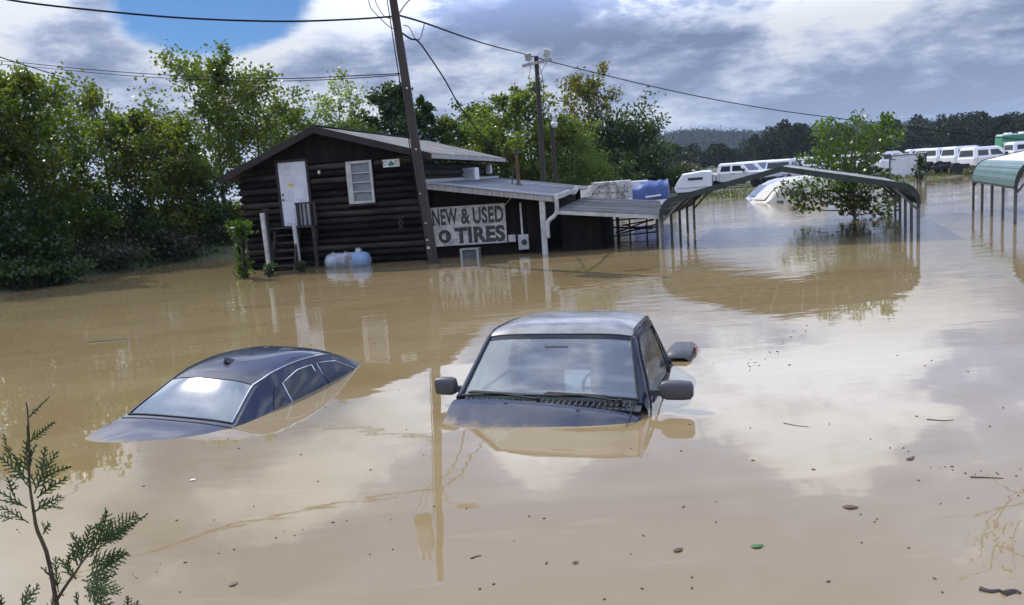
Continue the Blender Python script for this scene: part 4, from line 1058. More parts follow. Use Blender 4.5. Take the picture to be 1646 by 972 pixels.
# ------------------------------------------------------------------ far vehicles
def crew_cab(label, loc, rz, bed='chassis', group='white work trucks', scale=1.0, m=TRUCKW):
    """nose toward +x, x length, y width, wheels on z=0"""
    r = empty('work_truck', loc, rz, label, 'truck', group); r.scale = (scale, scale, scale * .93)
    hw = .98
    body = MB()
    prof = [(-1.25, .62), (-1.30, 1.15), (-1.18, 1.22), (1.55, 1.22), (2.45, 1.16), (2.72, 1.02), (2.78, .55), (2.3, .5), (1.2, .5), (-.9, .5)]
    body.prism(prof, 'y', -hw, hw)
    body.build('body', m, r, bevel=.05)
    up_ = MB(); rows = []
    for (x0, x1, zc, wv) in ((-1.24, 1.32, 1.20, .96), (-1.16, .72, 1.86, .80), (-1.0, .5, 1.96, .72)):
        rows.append([(x0, -wv, zc), (x1, -wv, zc), (x1, wv, zc), (x0, wv, zc), (x0, -wv, zc)])
    up_.grid(rows); up_.add([rows[-1][i] for i in range(4)], [(0, 1, 2, 3)]); up_.build('cab_roof', m, r)
    def side(x0, x1, z0, z1, s):
        def wz(z): return .96 - (.16) * (z - 1.20) / .66 + .006
        xa = x1[0]; xb = x1[1]
        return [(x0[0], s * wz(z0), z0), (xa, s * wz(z0), z0), (xb, s * wz(z1), z1), (x0[1], s * wz(z1), z1)]
    for s in (-1, 1):
        for x0, x1 in (((-.95, -.90), (-.20, -.20)), ((-.02, -.02), (.86, .54))):
            mb = MB(); mb.add(side(x0, x1, 1.31, 1.72, s), [(0, 1, 2, 3)]); mb.build('side_window', GLASSF, r)
        mb = MB(); mb.box((.95, s * 1.10, 1.34), (.12, .22, .26)); mb.build('mirror', BLACKP, r, bevel=.02)
        mb = MB(); mb.box((.12, s * .995, 1.10), (.16, .03, .035)); mb.build('door_handle', BLACKP, r)
        mb = MB(); mb.box((-.11, s * .982, .9), (.022, .012, .62)); mb.box((1.08, s * .982, .9), (.022, .012, .62)); mb.box((-1.02, s * .982, .9), (.022, .012, .62)); mb.build('door_seam', GREYW, r)
        mb = MB(); mb.box((2.66, s * .78, .92), (.16, .3, .2)); mb.build('headlight', GLASSF, r)
    def fx(z): return 1.32 + (.72 - 1.32) * (z - 1.20) / .66 + .008
    mb = MB(); mb.add([(fx(1.27), -.84, 1.27), (fx(1.27), .84, 1.27), (fx(1.80), .74, 1.80), (fx(1.80), -.74, 1.80)], [(0, 1, 2, 3)]); mb.build('windscreen', GLASSF, r)
    mb = MB(); mb.add([(-1.255, -.8, 1.3), (-1.255, .8, 1.3), (-1.19, .72, 1.74), (-1.19, -.72, 1.74)], [(3, 2, 1, 0)]); mb.build('rear_window', GLASSF, r)
    mb = MB(); mb.box((2.80, 0, .62), (.12, 1.9, .22)); mb.build('bumper', BLACKP, r, bevel=.02)
    if bed == 'chassis':
        for s in (-1, 1): mb = MB(); mb.box((-2.6, s * .42, .62), (2.7, .10, .2)); mb.build('chassis_rail', BLACK, r)
        for x in (-1.8, -2.7, -3.7): mb = MB(); mb.box((x, 0, .62), (.1, .74, .14)); mb.build('cross_member', BLACK, r)
        mb = MB(); mb.box((-1.9, -.75, .62), (.7, .4, .35)); mb.build('fuel_tank', BLACK, r)
    else:
        mb = MB(); mb.prism([(-1.36, .62), (-1.36, 1.20), (-3.5, 1.20), (-3.52, .62)], 'y', -hw, hw); mb.build('bed', m, r, bevel=.04)
        mb = MB(); mb.box((-3.53, -.85, .98), (.06, .16, .3)); mb.box((-3.53, .85, .98), (.06, .16, .3)); mb.build('taillight', RED, r)
    for x in (1.85, -2.45):
        for s in (-1, 1):
            mb = MB(); mb.lathe([(0.2, -.13), (.38, -.13), (.41, -.08), (.41, .08), (.38, .13), (.2, .13)], (x, s * .86, .41), 18, 'y'); ty = mb.build('tyre', BLACK, r, smooth=True)
            mb = MB(); mb.lathe([(0, .08), (.06, .10), (.2, .05), (.22, .10)] if s > 0 else [(0, -.08), (.06, -.10), (.2, -.05), (.22, -.10)], (x, s * .88, .41), 14, 'y'); mb.build('rim', STEEL, ty, smooth=True)
            mb = MB(); mb.lathe([(.0, s * .0), (.47, s * .0)], (x, s * (hw + .002), .44), 18, 'y'); mb.build('wheel_arch', BLACK, r)
    return r
def on_land(px, py, Y):
    p = D(px, py, Y); return (p.x, p.y, land_height(p.x, p.y))
G1 = 'white pickups parked beside the camper'
t1 = crew_cab('nearest white crew pickup right of the white camper', on_land(1187, 290, 60), R_(-42), 'bed', G1)
for i, (px, Y, lab) in enumerate(((1209, 64, 'second white pickup half hidden behind the nearest one'), (1230, 68, 'third white pickup in the row with red light showing'))):
    dup(t1, on_land(px, 288, Y), R_(-42), lab, G1)
t2 = crew_cab('white single truck cab behind the carport ridge', on_land(1258, 285, 59), R_(58), 'chassis', 'white work trucks along the far yard')
G2 = 'white work trucks along the far yard'
for px, Y, rz, lab in ((1300, 72, -14, 'white truck partly hidden left of the flooded tree'), (1352, 76, -14, 'white truck behind the middle of the flooded tree'),
                       (1392, 74, -14, 'white truck behind the right branches of the flooded tree'), (1424, 66, -16, 'white truck cab just left of the tall box body'),
                       (1500, 72, -14, 'white truck roof far behind the box body'), (1478, 84, -14, 'farthest white truck roof over the box body')):
    dup(t2, on_land(px, 280, Y), R_(rz + 18 - 16 * math.sin(px)), lab, G2)
G3 = 'white crew cab chassis trucks at right'
t3 = crew_cab('large white crew cab chassis truck nearest the teal carport', on_land(1580, 268, 57), R_(2), 'chassis', G3)
dup(t3, on_land(1548, 268, 62.5), R_(3), 'middle chassis cab of the three at right', G3)
dup(t3, on_land(1519, 268, 68), R_(1), 'leftmost chassis cab of the three at right', G3)
dup(t3, on_land(1646, 250, 68), R_(-8), 'white crew cab behind the teal carport roof', G3)
# green and white lorry at far right
gl_ = on_land(1652, 240, 88)
gt = empty('green_lorry', gl_, R_(-12), 'green and white high lorry at the far right edge', 'truck'); gt.scale = (.9, .9, .86)
mb = MB(); mb.box((-.6, 0, 2.0), (5.2, 2.4, 2.0)); mb.build('body', GREENV, gt, bevel=.1)
mb = MB(); mb.box((-.6, 0, 3.05), (5.0, 2.2, .16)); mb.build('roof', TRUCKW, gt, bevel=.06)
for x in (-2.2, -.6, 1.0): mb = MB(); mb.box((x, 0, 3.2), (.5, 1.2, .2)); mb.build('roof_vent', TRUCKW, gt, bevel=.03)
mb = MB(); mb.prism([(2.05, .7), (2.05, 2.6), (3.0, 2.6), (3.5, 1.6), (3.6, .7)], 'y', -1.15, 1.15); mb.build('cab', TRUCKW, gt, bevel=.08)
mb = MB(); mb.box((-.6, -1.21, 2.0), (5.0, .02, .35)); mb.build('stripe', TRUCKW, gt)
mb = MB(); mb.add([(2.3, -1.158, 1.7), (3.3, -1.158, 1.7), (2.95, -1.158, 2.4), (2.3, -1.158, 2.4)], [(0, 1, 2, 3)]); mb.build('window', GLASSF, gt)
for x in (2.6, -2.0):
    for s in (-1, 1): mb = MB(); mb.lathe([(0, -.14), (.45, -.14), (.48, 0), (.45, .14), (0, .14)], (x, s * 1.0, .48), 14, 'y'); mb.build('wheel', BLACK, gt)

# tall white box body standing behind the carport's right side
p0 = W(1432, 289); p1_ = W(1495, 285)
bxm = Vector(((p0.x + p1_.x) / 2, p0.y, 0)); bw = abs(p1_.x - p0.x) * 1.0
bb_ = empty('box_trailer', (bxm.x, bxm.y, 0), R_(-27), 'tall white box trailer end standing in the water behind the carport', 'trailer')
bh = D(1462, 247, p0.y).z
mb = MB(); mb.box((0, 2.5, bh / 2 - .5), (bw, 5, bh + 1)); mb.build('body', WHITE, bb_, bevel=.03)
for s in (-1, 1):
    mb = MB(); mb.box((s * (bw / 2 - .05), -.02, bh / 2 - .3), (.11, .06, bh + .5)); mb.build('corner_post', BLACKP if s > 0 else GALV_DK, bb_)
    mb = MB(); mb.box((s * (bw / 2 - .28), -.03, bh - .32), (.30, .05, .05)); mb.box((s * (bw / 2 - .15), -.031, bh - .18), (.05, .05, .26)); mb.build('bracket', BLACKP, bb_)
    mb = MB(); mb.box((s * bw * .235, -.012, bh / 2 - .35), (bw * .44, .03, bh + .3)); mb.build('rear_door', WHITE, bb_)
mb = MB(); mb.box((0, -.02, bh - .03), (bw, .05, .07)); mb.build('header', GALV_DK, bb_)
p = W(1466, 296)
bush('creeper', 'dark creeper climbing the white box trailer end', (p.x, p.y - .6, 0), .9, .7, 1.75, 330, .17, L_DARK, None, 77, 'creeper', 14)

# white camper top
p = D(1117, 300, 51.5); cl = empty('camper_body', (p.x, p.y, land_height(p.x, p.y)), R_(-16), 'white slope fronted camper body with dark vent slot', 'camper')
cl.scale = (.9, .9, .80)
mb = MB(); rows = []
for x, z0_, z1_, w_ in ((-1.35, .55, .7, .95), (-1.2, .3, 1.0, 1.0), (-.75, .3, 1.72, 1.0), (.6, .3, 1.88, 1.0), (1.15, .3, 1.84, 1.0), (1.2, .3, 1.75, .98)):
    rows.append([(x, -w_, z0_), (x, -w_, z1_ - .1), (x, -w_ + .12, z1_), (x, w_ - .12, z1_), (x, w_, z1_ - .1), (x, w_, z0_)])
mb.grid(rows); mb.add(rows[-1], [(0, 1, 2, 3, 4, 5)]); mb.add(rows[0], [(5, 4, 3, 2, 1, 0)]); mb.build('shell', TRUCKW, cl, smooth=True)
mb = MB(); mb.box((.1, -1.01, 1.28), (1.0, .03, .2)); mb.build('vent', BLACKP, cl)
mb = MB(); mb.box((1.215, -.1, 1.05), (.03, .9, .8)); mb.build('doorway', BLACKP, cl)
mb = MB(); mb.box((0, -1.008, .62), (2.2, .03, .05)); mb.build('trim_strip', GREYW, cl)
mb = MB(); mb.box((0, 0, .12), (2.3, 1.9, .3)); mb.build('undercarriage', BLACK, cl)

# cream and silver cabs half under water
def cab_shell(label, px, py, m, s, rz, name, ws):
    p = W(px, py); r = empty(name, (p.x, p.y, 0), R_(rz), label, 'submerged cab', 'submerged truck cabs'); r.scale = (s, s, s * .86)
    mb = MB(); rows = []
    secs = [(-1.35, -.2, .85, -.1), (-1.15, -.2, .88, .12), (-.85, -.2, .9, .48), (-.5, -.2, .92, .80), (-.1, -.2, .92, 1.02), (.4, -.2, .92, 1.14), (1.0, -.2, .92, 1.18), (1.5, -.2, .9, 1.16)]
    for x, z0_, w_, zt in secs:
        rows.append([(x, -w_, z0_), (x, -w_ * .97, zt * .55), (x, -w_ * .86, zt * .9), (x, -w_ * .5, zt), (x, w_ * .5, zt), (x, w_ * .86, zt * .9), (x, w_ * .97, zt * .55), (x, w_, z0_)])
    mb.grid(rows); mb.add(rows[-1], [tuple(range(8))]); mb.build('shell', m, r, smooth=True)
    mb = MB(); mb.add([(-.35, -.915, .30), (.45, -.925, .32), (.40, -.87, .72), (-.05, -.87, .68)], [(0, 1, 2, 3)]); o = mb.build('side_window', GLASSF, r); o.location = (0, -.03, 0)
    mb = MB(); mb.add([(-1.18, -.62, .115), (-1.18, .62, .115), (-.56, .5, .765), (-.56, -.5, .765)], [(0, 1, 2, 3)]); o = mb.build('windscreen', ws, r); o.location = (-.025, 0, .035)
    mb = MB(); mb.tube([(-.9, -.90, .25), (.4, -.925, .28), (1.4, -.91, .30)], .012, 5); mb.build('trim_strip', m, r)
    mb = MB(); mb.box((-.75, -1.15, .03), (.14, .4, .12)); mb.build('mirror', BLACKP, r, bevel=.03)
    return r
cab_shell('cream rounded truck cab sunk in the water left of flooded tree', 1262, 322, CREAM, 1.12, 6, 'sunken_cab', CREAM)
cab_shell('silver sloping truck cab sunk just behind the cream one', 1244, 316, SILVER, 1.0, 8, 'sunken_cab', HAZEGL)

# blue tarp and netted white box beyond the shed
p = D(1047, 316, 38); tz0 = D(1047, 289, 38).z
tp = empty('tarp_covered_load', (p.x, p.y, 0), R_(-15), 'blue tarpaulin draped over a rounded load on a white trailer', 'tarp')
mb = MB(); rows = []; rng = np.random.default_rng(3)
for i, x in enumerate(np.linspace(-.8, .8, 10)):
    hh = tz0 * (1 - .30 * max(0, -x - .25) - .06 * math.sin(x * 7) ** 2); rows.append([(x + rng.normal() * .015, math.cos(t) * .75 * (1 + .04 * math.sin(i * 2 + t * 3)), max(.55, .55 + (hh - .55) * math.sin(t) ** .38) + rng.normal() * .03) for t in np.linspace(0, math.pi, 13)])
mb.grid(rows); mb.add(rows[-1], [tuple(range(13))]); mb.add(rows[0], [tuple(range(12, -1, -1))]); mb.build('tarpaulin', TARP, tp, smooth=True)
mb = MB(); mb.box((-.1, 0, .42), (2.0, 1.6, .3)); mb.build('trailer_bed', WHITE, tp, bevel=.03)
mb = MB(); mb.bar((-1.1, -.5, .66), (.5, -.82, .78), .12, .08); mb.build('strap', WHITE, tp)
mb = MB(); mb.box((0, 0, -.1), (1.6, 1.2, .7)); mb.build('undercarriage', BLACK, tp)
p = D(982, 318, 40); z1_ = D(990, 291, 40).z
nb_ = empty('netted_white_box', (p.x, p.y, 0), R_(-12), 'weathered white box trailer overgrown with bare vines beyond the shed', 'trailer')
mb = MB(); mb.box((0, .9, z1_ / 2 - .2), (1.85, 1.8, z1_ + .4)); mb.build('body', OLDW, nb_, bevel=.03)
mb = MB(); mb.box((-1.3, 1.2, z1_ / 2 - .3), (.8, 1.4, z1_ + .3)); mb.build('front_body', WHITE, nb_, bevel=.03)
mb = MB(); mb.box((1.35, 1.6, z1_ / 2 - .3), (.85, 1.4, z1_ + .45)); mb.build('rear_body', WHITE, nb_, bevel=.03)
vm = MB()
for i in range(34):
    x = rng.uniform(-.9, .9); zz0 = rng.uniform(.2, z1_); pts = [(x, -.03, zz0)]
    for j in range(5): pts.append((pts[-1][0] + rng.normal() * .14, -.03 - rng.random() * .05, min(max(pts[-1][2] + rng.normal() * .12, .1), z1_ + .04)))
    vm.tube(pts, .012, 4, cap=False)
vm.build('vines', GALV_DK, nb_)
for i in range(3): mb = MB(); mb.box((0, -.015, .35 + i * .32), (1.8, .03, .03)); mb.build('rail', GREYW, nb_)

# ------------------------------------------------------------------ loft helper for the two near vehicles
class Loft:
    """sections (y, half width at rail, rail z, top z, half width at belt, belt z)"""
    def __init__(s, secs, crown=3.2):
        s.S = np.array(secs, float); s.c = crown
    def at(s, y):
        S = s.S; out = []
        i = int(np.clip(np.searchsorted(S[:, 0], y) - 1, 0, len(S) - 2)); u = (y - S[i, 0]) / (S[i + 1, 0] - S[i, 0])
        p0, p1, p2, p3 = S[max(i - 1, 0)], S[i], S[i + 1], S[min(i + 2, len(S) - 1)]
        h = p2[0] - p1[0]
        def tan(a, b_, c, dflt): 
            da = (b_ - a); 
            return da
        m1 = (p2 - p0) / max(p2[0] - p0[0], 1e-6) * h; m2 = (p3 - p1) / max(p3[0] - p1[0], 1e-6) * h
        u2, u3 = u * u, u ** 3
        return (2 * u3 - 3 * u2 + 1) * p1 + (u3 - 2 * u2 + u) * m1 + (-2 * u3 + 3 * u2) * p2 + (u3 - u2) * m2
    def top(s, y, t, off=0.0):
        _, w, zr, zt, wb, zb = s.at(y)
        return Vector((w * t, y, zr + (zt - zr) * (1 - abs(t) ** s.c) + off))
    def side(s, y, q, sg, off=0.0):
        _, w, zr, zt, wb, zb = s.at(y)
        bul = math.sin(q * math.pi) * .025
        return Vector((sg * (w + (wb - w) * q + bul + off), y, zr + (zb - zr) * q + off * .3))
    def mesh_top(s, ys, ts, skip=None):
        mb = MB(); mb.grid([[s.top(y, t) for t in ts] for y in ys], skip); return mb
    def mesh_side(s, ys, qs, sg, skip=None):
        mb = MB(); mb.grid([[s.side(y, q, sg) for q in qs] for y in ys], skip); return mb

def inpoly(x, y, poly):
    c = False
    for i in range(len(poly)):
        x0, y0 = poly[i]; x1, y1 = poly[i - 1]
        if (y0 > y) != (y1 > y) and x < (x1 - x0) * (y - y0) / (y1 - y0) + x0: c = not c
    return c
def poly_patch(L, poly, sg, off, n=10):
    """glass laid over the side surface: rows interpolated between the polygon's lower and upper edges (lower: first half)"""
    mb = MB(); lo, hi = poly
    rows = []
    for j in range(5):
        f = j / 4; rows.append([L.side(*( (np.array(lo_) * (1 - f) + np.array(hi_) * f)), sg, off) for lo_, hi_ in zip(lo, hi)])
    mb.grid(rows); return mb
def lerp_list(pts, n):
    pts = [np.array(p, float) for p in pts]; out = []
    for t in np.linspace(0, len(pts) - 1, n):
        i = min(int(t), len(pts) - 2); out.append(pts[i] * (1 - (t - i)) + pts[i + 1] * (t - i))
    return out

# ------------------------------------------------------------------ sunken sedan, seen from behind
SY = R_(18)
sed = empty('sunken_sedan', (-3.12, 7.18, -.022), 0, 'dark blue sedan sunk nose down with only roof and rear window out', 'car', rot=(0, R_(3.2), -SY))
SL = Loft([(-.95, .66, -.16, -.12, .72, -.3), (-.55, .66, -.04, .000, .78, -.2), (-.25, .65, .02, .055, .80, -.15), (0.0, .61, .065, .085, .80, -.15), (.10, .59, .11, .135, .80, -.15), (.5, .50, .275, .325, .80, -.16),
           (.75, .50, .330, .39, .79, -.16), (1.15, .52, .345, .42, .79, -.18), (1.6, .54, .315, .395, .79, -.20), (1.95, .56, .24, .315, .79, -.22), (2.3, .60, .09, .15, .78, -.24), (2.65, .66, -.08, -.03, .76, -.26), (2.9, .68, -.2, -.16, .74, -.3)])
ys = np.linspace(-.95, 2.9, 64)
mb = SL.mesh_top(ys, np.linspace(-1, 1, 21))
for sg in (1, -1): mb.grid([[SL.side(y, q, sg) for q in np.linspace(0, 1, 7)] for y in ys])
mb.build('body', NAVY, sed, smooth=True)
mb = MB(); mb.grid([[SL.top(y, t * .90, .006) for t in np.linspace(-1, 1, 13)] for y in np.linspace(.02, .49, 8)]); mb.build('rear_window', HAZEGL, sed, smooth=True)
def frame_tube(pts, r, m, par, name): 
    mb = MB(); mb.tube(pts, r, 6); return mb.build(name, m, par, smooth=True)
frame_tube([SL.top(y, .92, .008) for y in np.linspace(.01, .50, 8)] + [SL.top(y, .97, .008) for y in np.linspace(.6, 1.9, 12)], .008, CHROME, sed, 'roof_trim')
frame_tube([SL.top(.012, t, .008) for t in np.linspace(-.93, .93, 12)], .008, BLACK, sed, 'window_seal')
frame_tube([SL.top(.50, t, .005) for t in np.linspace(-.92, .92, 12)], .006, BLACK, sed, 'window_seal')
frame_tube([SL.top(y, -.95, .006) for y in np.linspace(.01, 1.9, 14)], .008, BLACK, sed, 'roof_trim')
frame_tube([SL.top(-.05, t, .004) for t in np.linspace(-.97, .97, 12)], .004, BLACK, sed, 'boot_seam')
for sg in (1, -1):
    W_ = [([(.62, .9), (.66, .9), (.72, .9)], [(.50, .50), (.60, .30), (.70, .16)], 'quarter_window', GLASSD),
          ([(.80, .9), (1.1, .9), (1.42, .9)], [(.80, .20), (1.1, .10), (1.36, .10)], 'side_window', GLASSD),
          ([(1.52, .9), (1.9, .9), (2.5, .9)], [(1.45, .10), (1.8, .12), (2.25, .35)], 'side_window', GLASSD)]
    for lo, hi, nm, mt in W_:
        lo_, hi_ = lerp_list(lo, 9), lerp_list(hi, 9)
        poly_patch(SL, (lo_, hi_), sg, .006).build(nm, mt, sed, smooth=True)
        if nm == 'side_window':
            loop = [SL.side(*p, sg, .009) for p in lo_[:1]] + [SL.side(*p, sg, .009) for p in hi_] + [SL.side(*p, sg, .009) for p in lo_[-1:]]
            frame_tube(loop, .0052, CHROME, sed, 'window_trim')
mb = MB(); c = SL.top(.86, -.12); mb.add([c + Vector(p) for p in ((-.03, -.06, 0), (.03, -.06, 0), (.02, .09, 0), (-.02, .09, 0), (0, -.06, .055), (0, -.01, .045))], [(0, 1, 4), (1, 2, 5, 4), (2, 3, 5), (3, 0, 4, 5)]); mb.build('roof_antenna', BLACKP, sed)
mb = MB(); c = SL.side(1.9, .55, 1); mb.box(c + Vector((.08, 0, 0)), (.16, .10, .11)); mb.build('mirror', NAVY, sed, bevel=.03)

# ------------------------------------------------------------------ sunken pickup, facing the camera
PY = R_(19.5)
pk = empty('sunken_pickup', (.235, 6.74, 0.045), 0, 'dark pickup truck sunk to its windscreen base with both mirrors at water level', 'pickup truck', rot=(R_(-1.0), R_(0.1), -PY)); pk.scale = (1.045, 1.0, 1.05)
PL = Loft([(-.02, .795, .055, .075, .825, -.10), (.06, .775, .11, .13, .825, -.10), (.48, .665, .475, .50, .825, -.10), (.56, .655, .515, .555, .82, -.10), (.66, .65, .53, .585, .82, -.10), (1.0, .645, .53, .60, .82, -.10),
           (1.36, .635, .515, .585, .82, -.10), (1.48, .63, .48, .545, .82, -.10), (1.56, .64, .42, .48, .82, -.10), (1.78, .74, .02, .05, .82, -.12), (1.84, .76, -.12, -.1, .82, -.2)], 5)
yt = np.concatenate([np.linspace(.49, 1.52, 26)])
tsn = np.linspace(-1, 1, 25)
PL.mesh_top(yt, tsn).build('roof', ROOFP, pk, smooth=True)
# windscreen surround: pillars and header
for sg in (1, -1):
    mb = MB(); mb.grid([[PL.top(y, sg * t) + Vector((0, -.0, 0)) for t in (.955, .98, 1.0)] for y in np.linspace(-.02, .49, 12)]); mb.build('windscreen_pillar', NAVY2, pk, smooth=True, solid=.02)
    win = [(.20, .86), (1.40, .86), (1.34, .12), (.62, .10), (.42, .2), (.26, .5)]
    ysd = np.linspace(-.02, 1.84, 94); qs = np.linspace(0, 1, 41)
    ml = MB(); ml.grid([[PL.side(y, q, sg) for q in qs] for y in ysd], lambda i, j: inpoly((ysd[i] + ysd[i + 1]) / 2, (qs[j] + qs[j + 1]) / 2, win))
    ml.build('door', NAVY2, pk, smooth=True)
    lo_ = lerp_list([(.19, .88), (1.41, .88)], 12); hi_ = lerp_list([(.24, .55), (.42, .20), (.62, .09), (1.35, .11)], 12)
    poly_patch(PL, (lo_, hi_), sg, -.006).build('side_window', GLASSS, pk, smooth=True)
    loop = [PL.side(*p, sg, .002) for p in lo_[:1]] + [PL.side(*p, sg, .002) for p in hi_] + [PL.side(*p, sg, .002) for p in lo_[::-1]]
    frame_tube(loop, .010, BLACK, pk, 'window_seal')
    frame_tube([PL.top(y, sg * .985, .008) for y in np.linspace(.5, 1.5, 10)], .008, BLACKP, pk, 'roof_gutter')
mb = MB(); mb.grid([[PL.top(y, t * .955) for t in np.linspace(-1, 1, 21)] for y in np.linspace(.0, .485, 14)]); mb.build('windscreen', GLASSC, pk, smooth=True)
mb = MB(); mb.grid([[PL.top(y, t * .957, .003) for t in np.linspace(-1, 1, 21)] for y in np.linspace(.455, .498, 4)]); mb.build('windscreen_shade_band', GLASSD, pk, smooth=True)
frame_tube([PL.top(y, .957, .004) for y in np.linspace(0, .49, 10)], .010, BLACK, pk, 'windscreen_seal'); frame_tube([PL.top(y, -.957, .004) for y in np.linspace(0, .49, 10)], .010, BLACK, pk, 'windscreen_seal')
frame_tube([PL.top(.0, t, .006) for t in np.linspace(-.97, .97, 14)], .013, BLACK, pk, 'windscreen_seal')
frame_tube([PL.top(.495, t, .003) for t in np.linspace(-.97, .97, 14)], .007, BLACK, pk, 'windscreen_seal')
# rear of cab with window
rear = PL.mesh_top(np.linspace(1.52, 1.84, 16), tsn, lambda i, j: 3 <= i <= 11 and 3 <= j <= 20); rear.build('cab_back', NAVY2, pk, smooth=True)
mb = MB(); mb.grid([[PL.top(y, t * .76, -.004) for t in np.linspace(-1, 1, 9)] for y in np.linspace(1.575, 1.78, 5)]); mb.build('rear_window', GLASSC, pk, smooth=True)
# cowl, vents, hood
HL = Loft([(-1.3, .74, -.24, -.20, .80, -.5), (-.85, .76, -.22, -.16, .82, -.4), (-.5, .765, -.125, -.075, .83, -.3), (-.16, .785, .018, .055, .84, -.2), (-.10, .785, .025, .060, .84, -.2)], 4)
mb = HL.mesh_top(np.linspace(-1.3, -.10, 22), np.linspace(-1, 1, 21))
for sg in (1, -1): mb.grid([[HL.side(y, q, sg) for q in np.linspace(0, 1, 5)] for y in np.linspace(-1.3, -.10, 22)])
mb.build('bonnet', NAVY2, pk, smooth=True).rotation_euler = (0, R_(3.0), 0)
mb = MB(); mb.grid([[Vector((.79 * t, y, z_ - .02 * abs(t) ** 3)) for t in np.linspace(-1, 1, 15)] for y, z_ in ((-.12, .030), (-.06, .045), (-.015, .060))]); mb.build('cowl', BLACKP, pk, smooth=True)
for i in range(30):
    x = -.70 + i * .0485
    if abs(x + .08) < .05 : continue
    mb = MB(); mb.box((x, -.075, .055), (.012, .085, .012), Matrix.Rotation(R_(15), 3, 'X')); mb.build('cowl_slat', BLACK, pk)
for x0, x1 in ((-.06, -.70), (.62, -.02)):
    mb = MB(); mb.tube([(x0, -.05, .075), ((x0 + x1) / 2, -.015, .105), (x1, .02, .105)], .010, 6); mb.tube([((x0 * .35 + x1 * .65) + .30, .0, .102), (x1 + .02, .035, .112)], .008, 5); mb.tube([(x0, -.05, .04), (x0, -.05, .09)], .018, 8); mb.build('wiper', BLACK, pk, smooth=True)
for sg in (1, -1):
    frame_tube([HL.top(y, sg * .93, .002) for y in np.linspace(-.75, -.11, 8)], .004, BLACK, pk, 'bonnet_seam')
    frame_tube([PL.side(1.46 + .03 * q, q, sg, .002) for q in np.linspace(.02, .99, 9)], .005, BLACK, pk, 'door_seam')
    mb = MB(); mb.box((sg * .3, -.17, .062), (.03, .02, .012)); mb.build('washer_nozzle', BLACK, pk)
# mirrors
for sg, m0, ml_ in ((1, .905, 1.0), (-1, .86, .76)):
    r_ = MB(); rows = []
    for x, kx in ((.0, .45), (.02, .85), (.06, 1.0), (.18, 1.0), (.245, .9), (.265, .55)):
        rows.append([(sg * (m0 + x * ml_), .16 + .055 * kx * math.copysign(abs(math.cos(t)) ** .6, math.cos(t)) - .25 * x * 0, .12 + .078 * kx * math.copysign(abs(math.sin(t)) ** .6, math.sin(t))) for t in np.linspace(0, 2 * math.pi, 17)])
    r_.grid(rows); r_.add(rows[0][:16], [tuple(range(16))]); r_.add(rows[-1][:16], [tuple(range(16))]); mo = r_.build('mirror', MIRP, pk, smooth=True)
    mb = MB(); mb.bar((sg * .82, .17, .09), (sg * .93, .165, .10), .05, .05); mb.build('mirror_arm', BLACKP, mo)
    mb = MB(); mb.box((sg * (m0 + .13 * ml_), .218, .12), (.19 * ml_, .006, .11)); mb.build('mirror_glass', CHROME, mo)
# bed rails
for sg in (1, -1):
    mb = MB(); rows = []
    for y, zt in ((1.86, .03), (2.0, .075), (2.3, .08), (2.52, .065), (2.62, .02)):
        rows.append([(sg * .70, y, zt - .03), (sg * .74, y, zt), (sg * .90, y, zt), (sg * .945, y, zt - .03), (sg * .95, y, zt - .2)])
    mb.grid(rows); mb.add(rows[-1], [(0, 1, 2, 3, 4)]); mb.build('bed_rail', MIRP, pk, smooth=True, solid=.015)
    mb = MB(); mb.box((sg * .955, 2.36, .025), (.014, .14, .05)); mb.build('taillight', RED, pk)
# cabin
mb = MB(); rows = [[Vector((.74 * t, y, z_)) for t in np.linspace(-1, 1, 9)] for y, z_ in ((.03, .03), (.20, .055), (.34, .045), (.42, -.06))]; mb.grid(rows); mb.build('dashboard', DASH, pk, smooth=True)
for x in (-.36, .36):
    mb = MB(); mb.box((x, 1.05, .02), (.46, .14, .55), Matrix.Rotation(R_(-14), 3, 'X')); st = mb.build('seat', CLOTH, pk, bevel=.05)
    mb = MB(); mb.box((x, 1.13, .34), (.25, .09, .15), Matrix.Rotation(R_(-8), 3, 'X')); mb.build('headrest', CLOTH, st, bevel=.03)
mb = MB(); ring = [(.36 + .17 * math.cos(t), .50 - .05 * math.sin(t), .04 + .16 * math.sin(t)) for t in np.linspace(0, 2 * math.pi, 25)]; mb.tube(ring, .014, 6); mb.tube([(.20, .5, .04), (.52, .5, .04)], .016, 5); mb.build('steering_wheel', BLACKP, pk, smooth=True)
mb = MB(); mb.box((0, .40, .40), (.22, .03, .06)); mb.build('rear_view_mirror', BLACKP, pk, bevel=.01)
mb = MB(); mb.box((.36, .56, .47), (.40, .14, .018), Matrix.Rotation(R_(30), 3, 'X')); mb.build('sun_visor', DASH, pk, bevel=.005)
mb = MB(); mb.box((-.36, .58, .49), (.40, .14, .018)); mb.build('sun_visor', CLOTH, pk, bevel=.005)
mb = MB(); mb.box((0, 1.0, -.12), (1.6, 1.5, .03)); mb.build('cabin_floor', BLACK, pk)

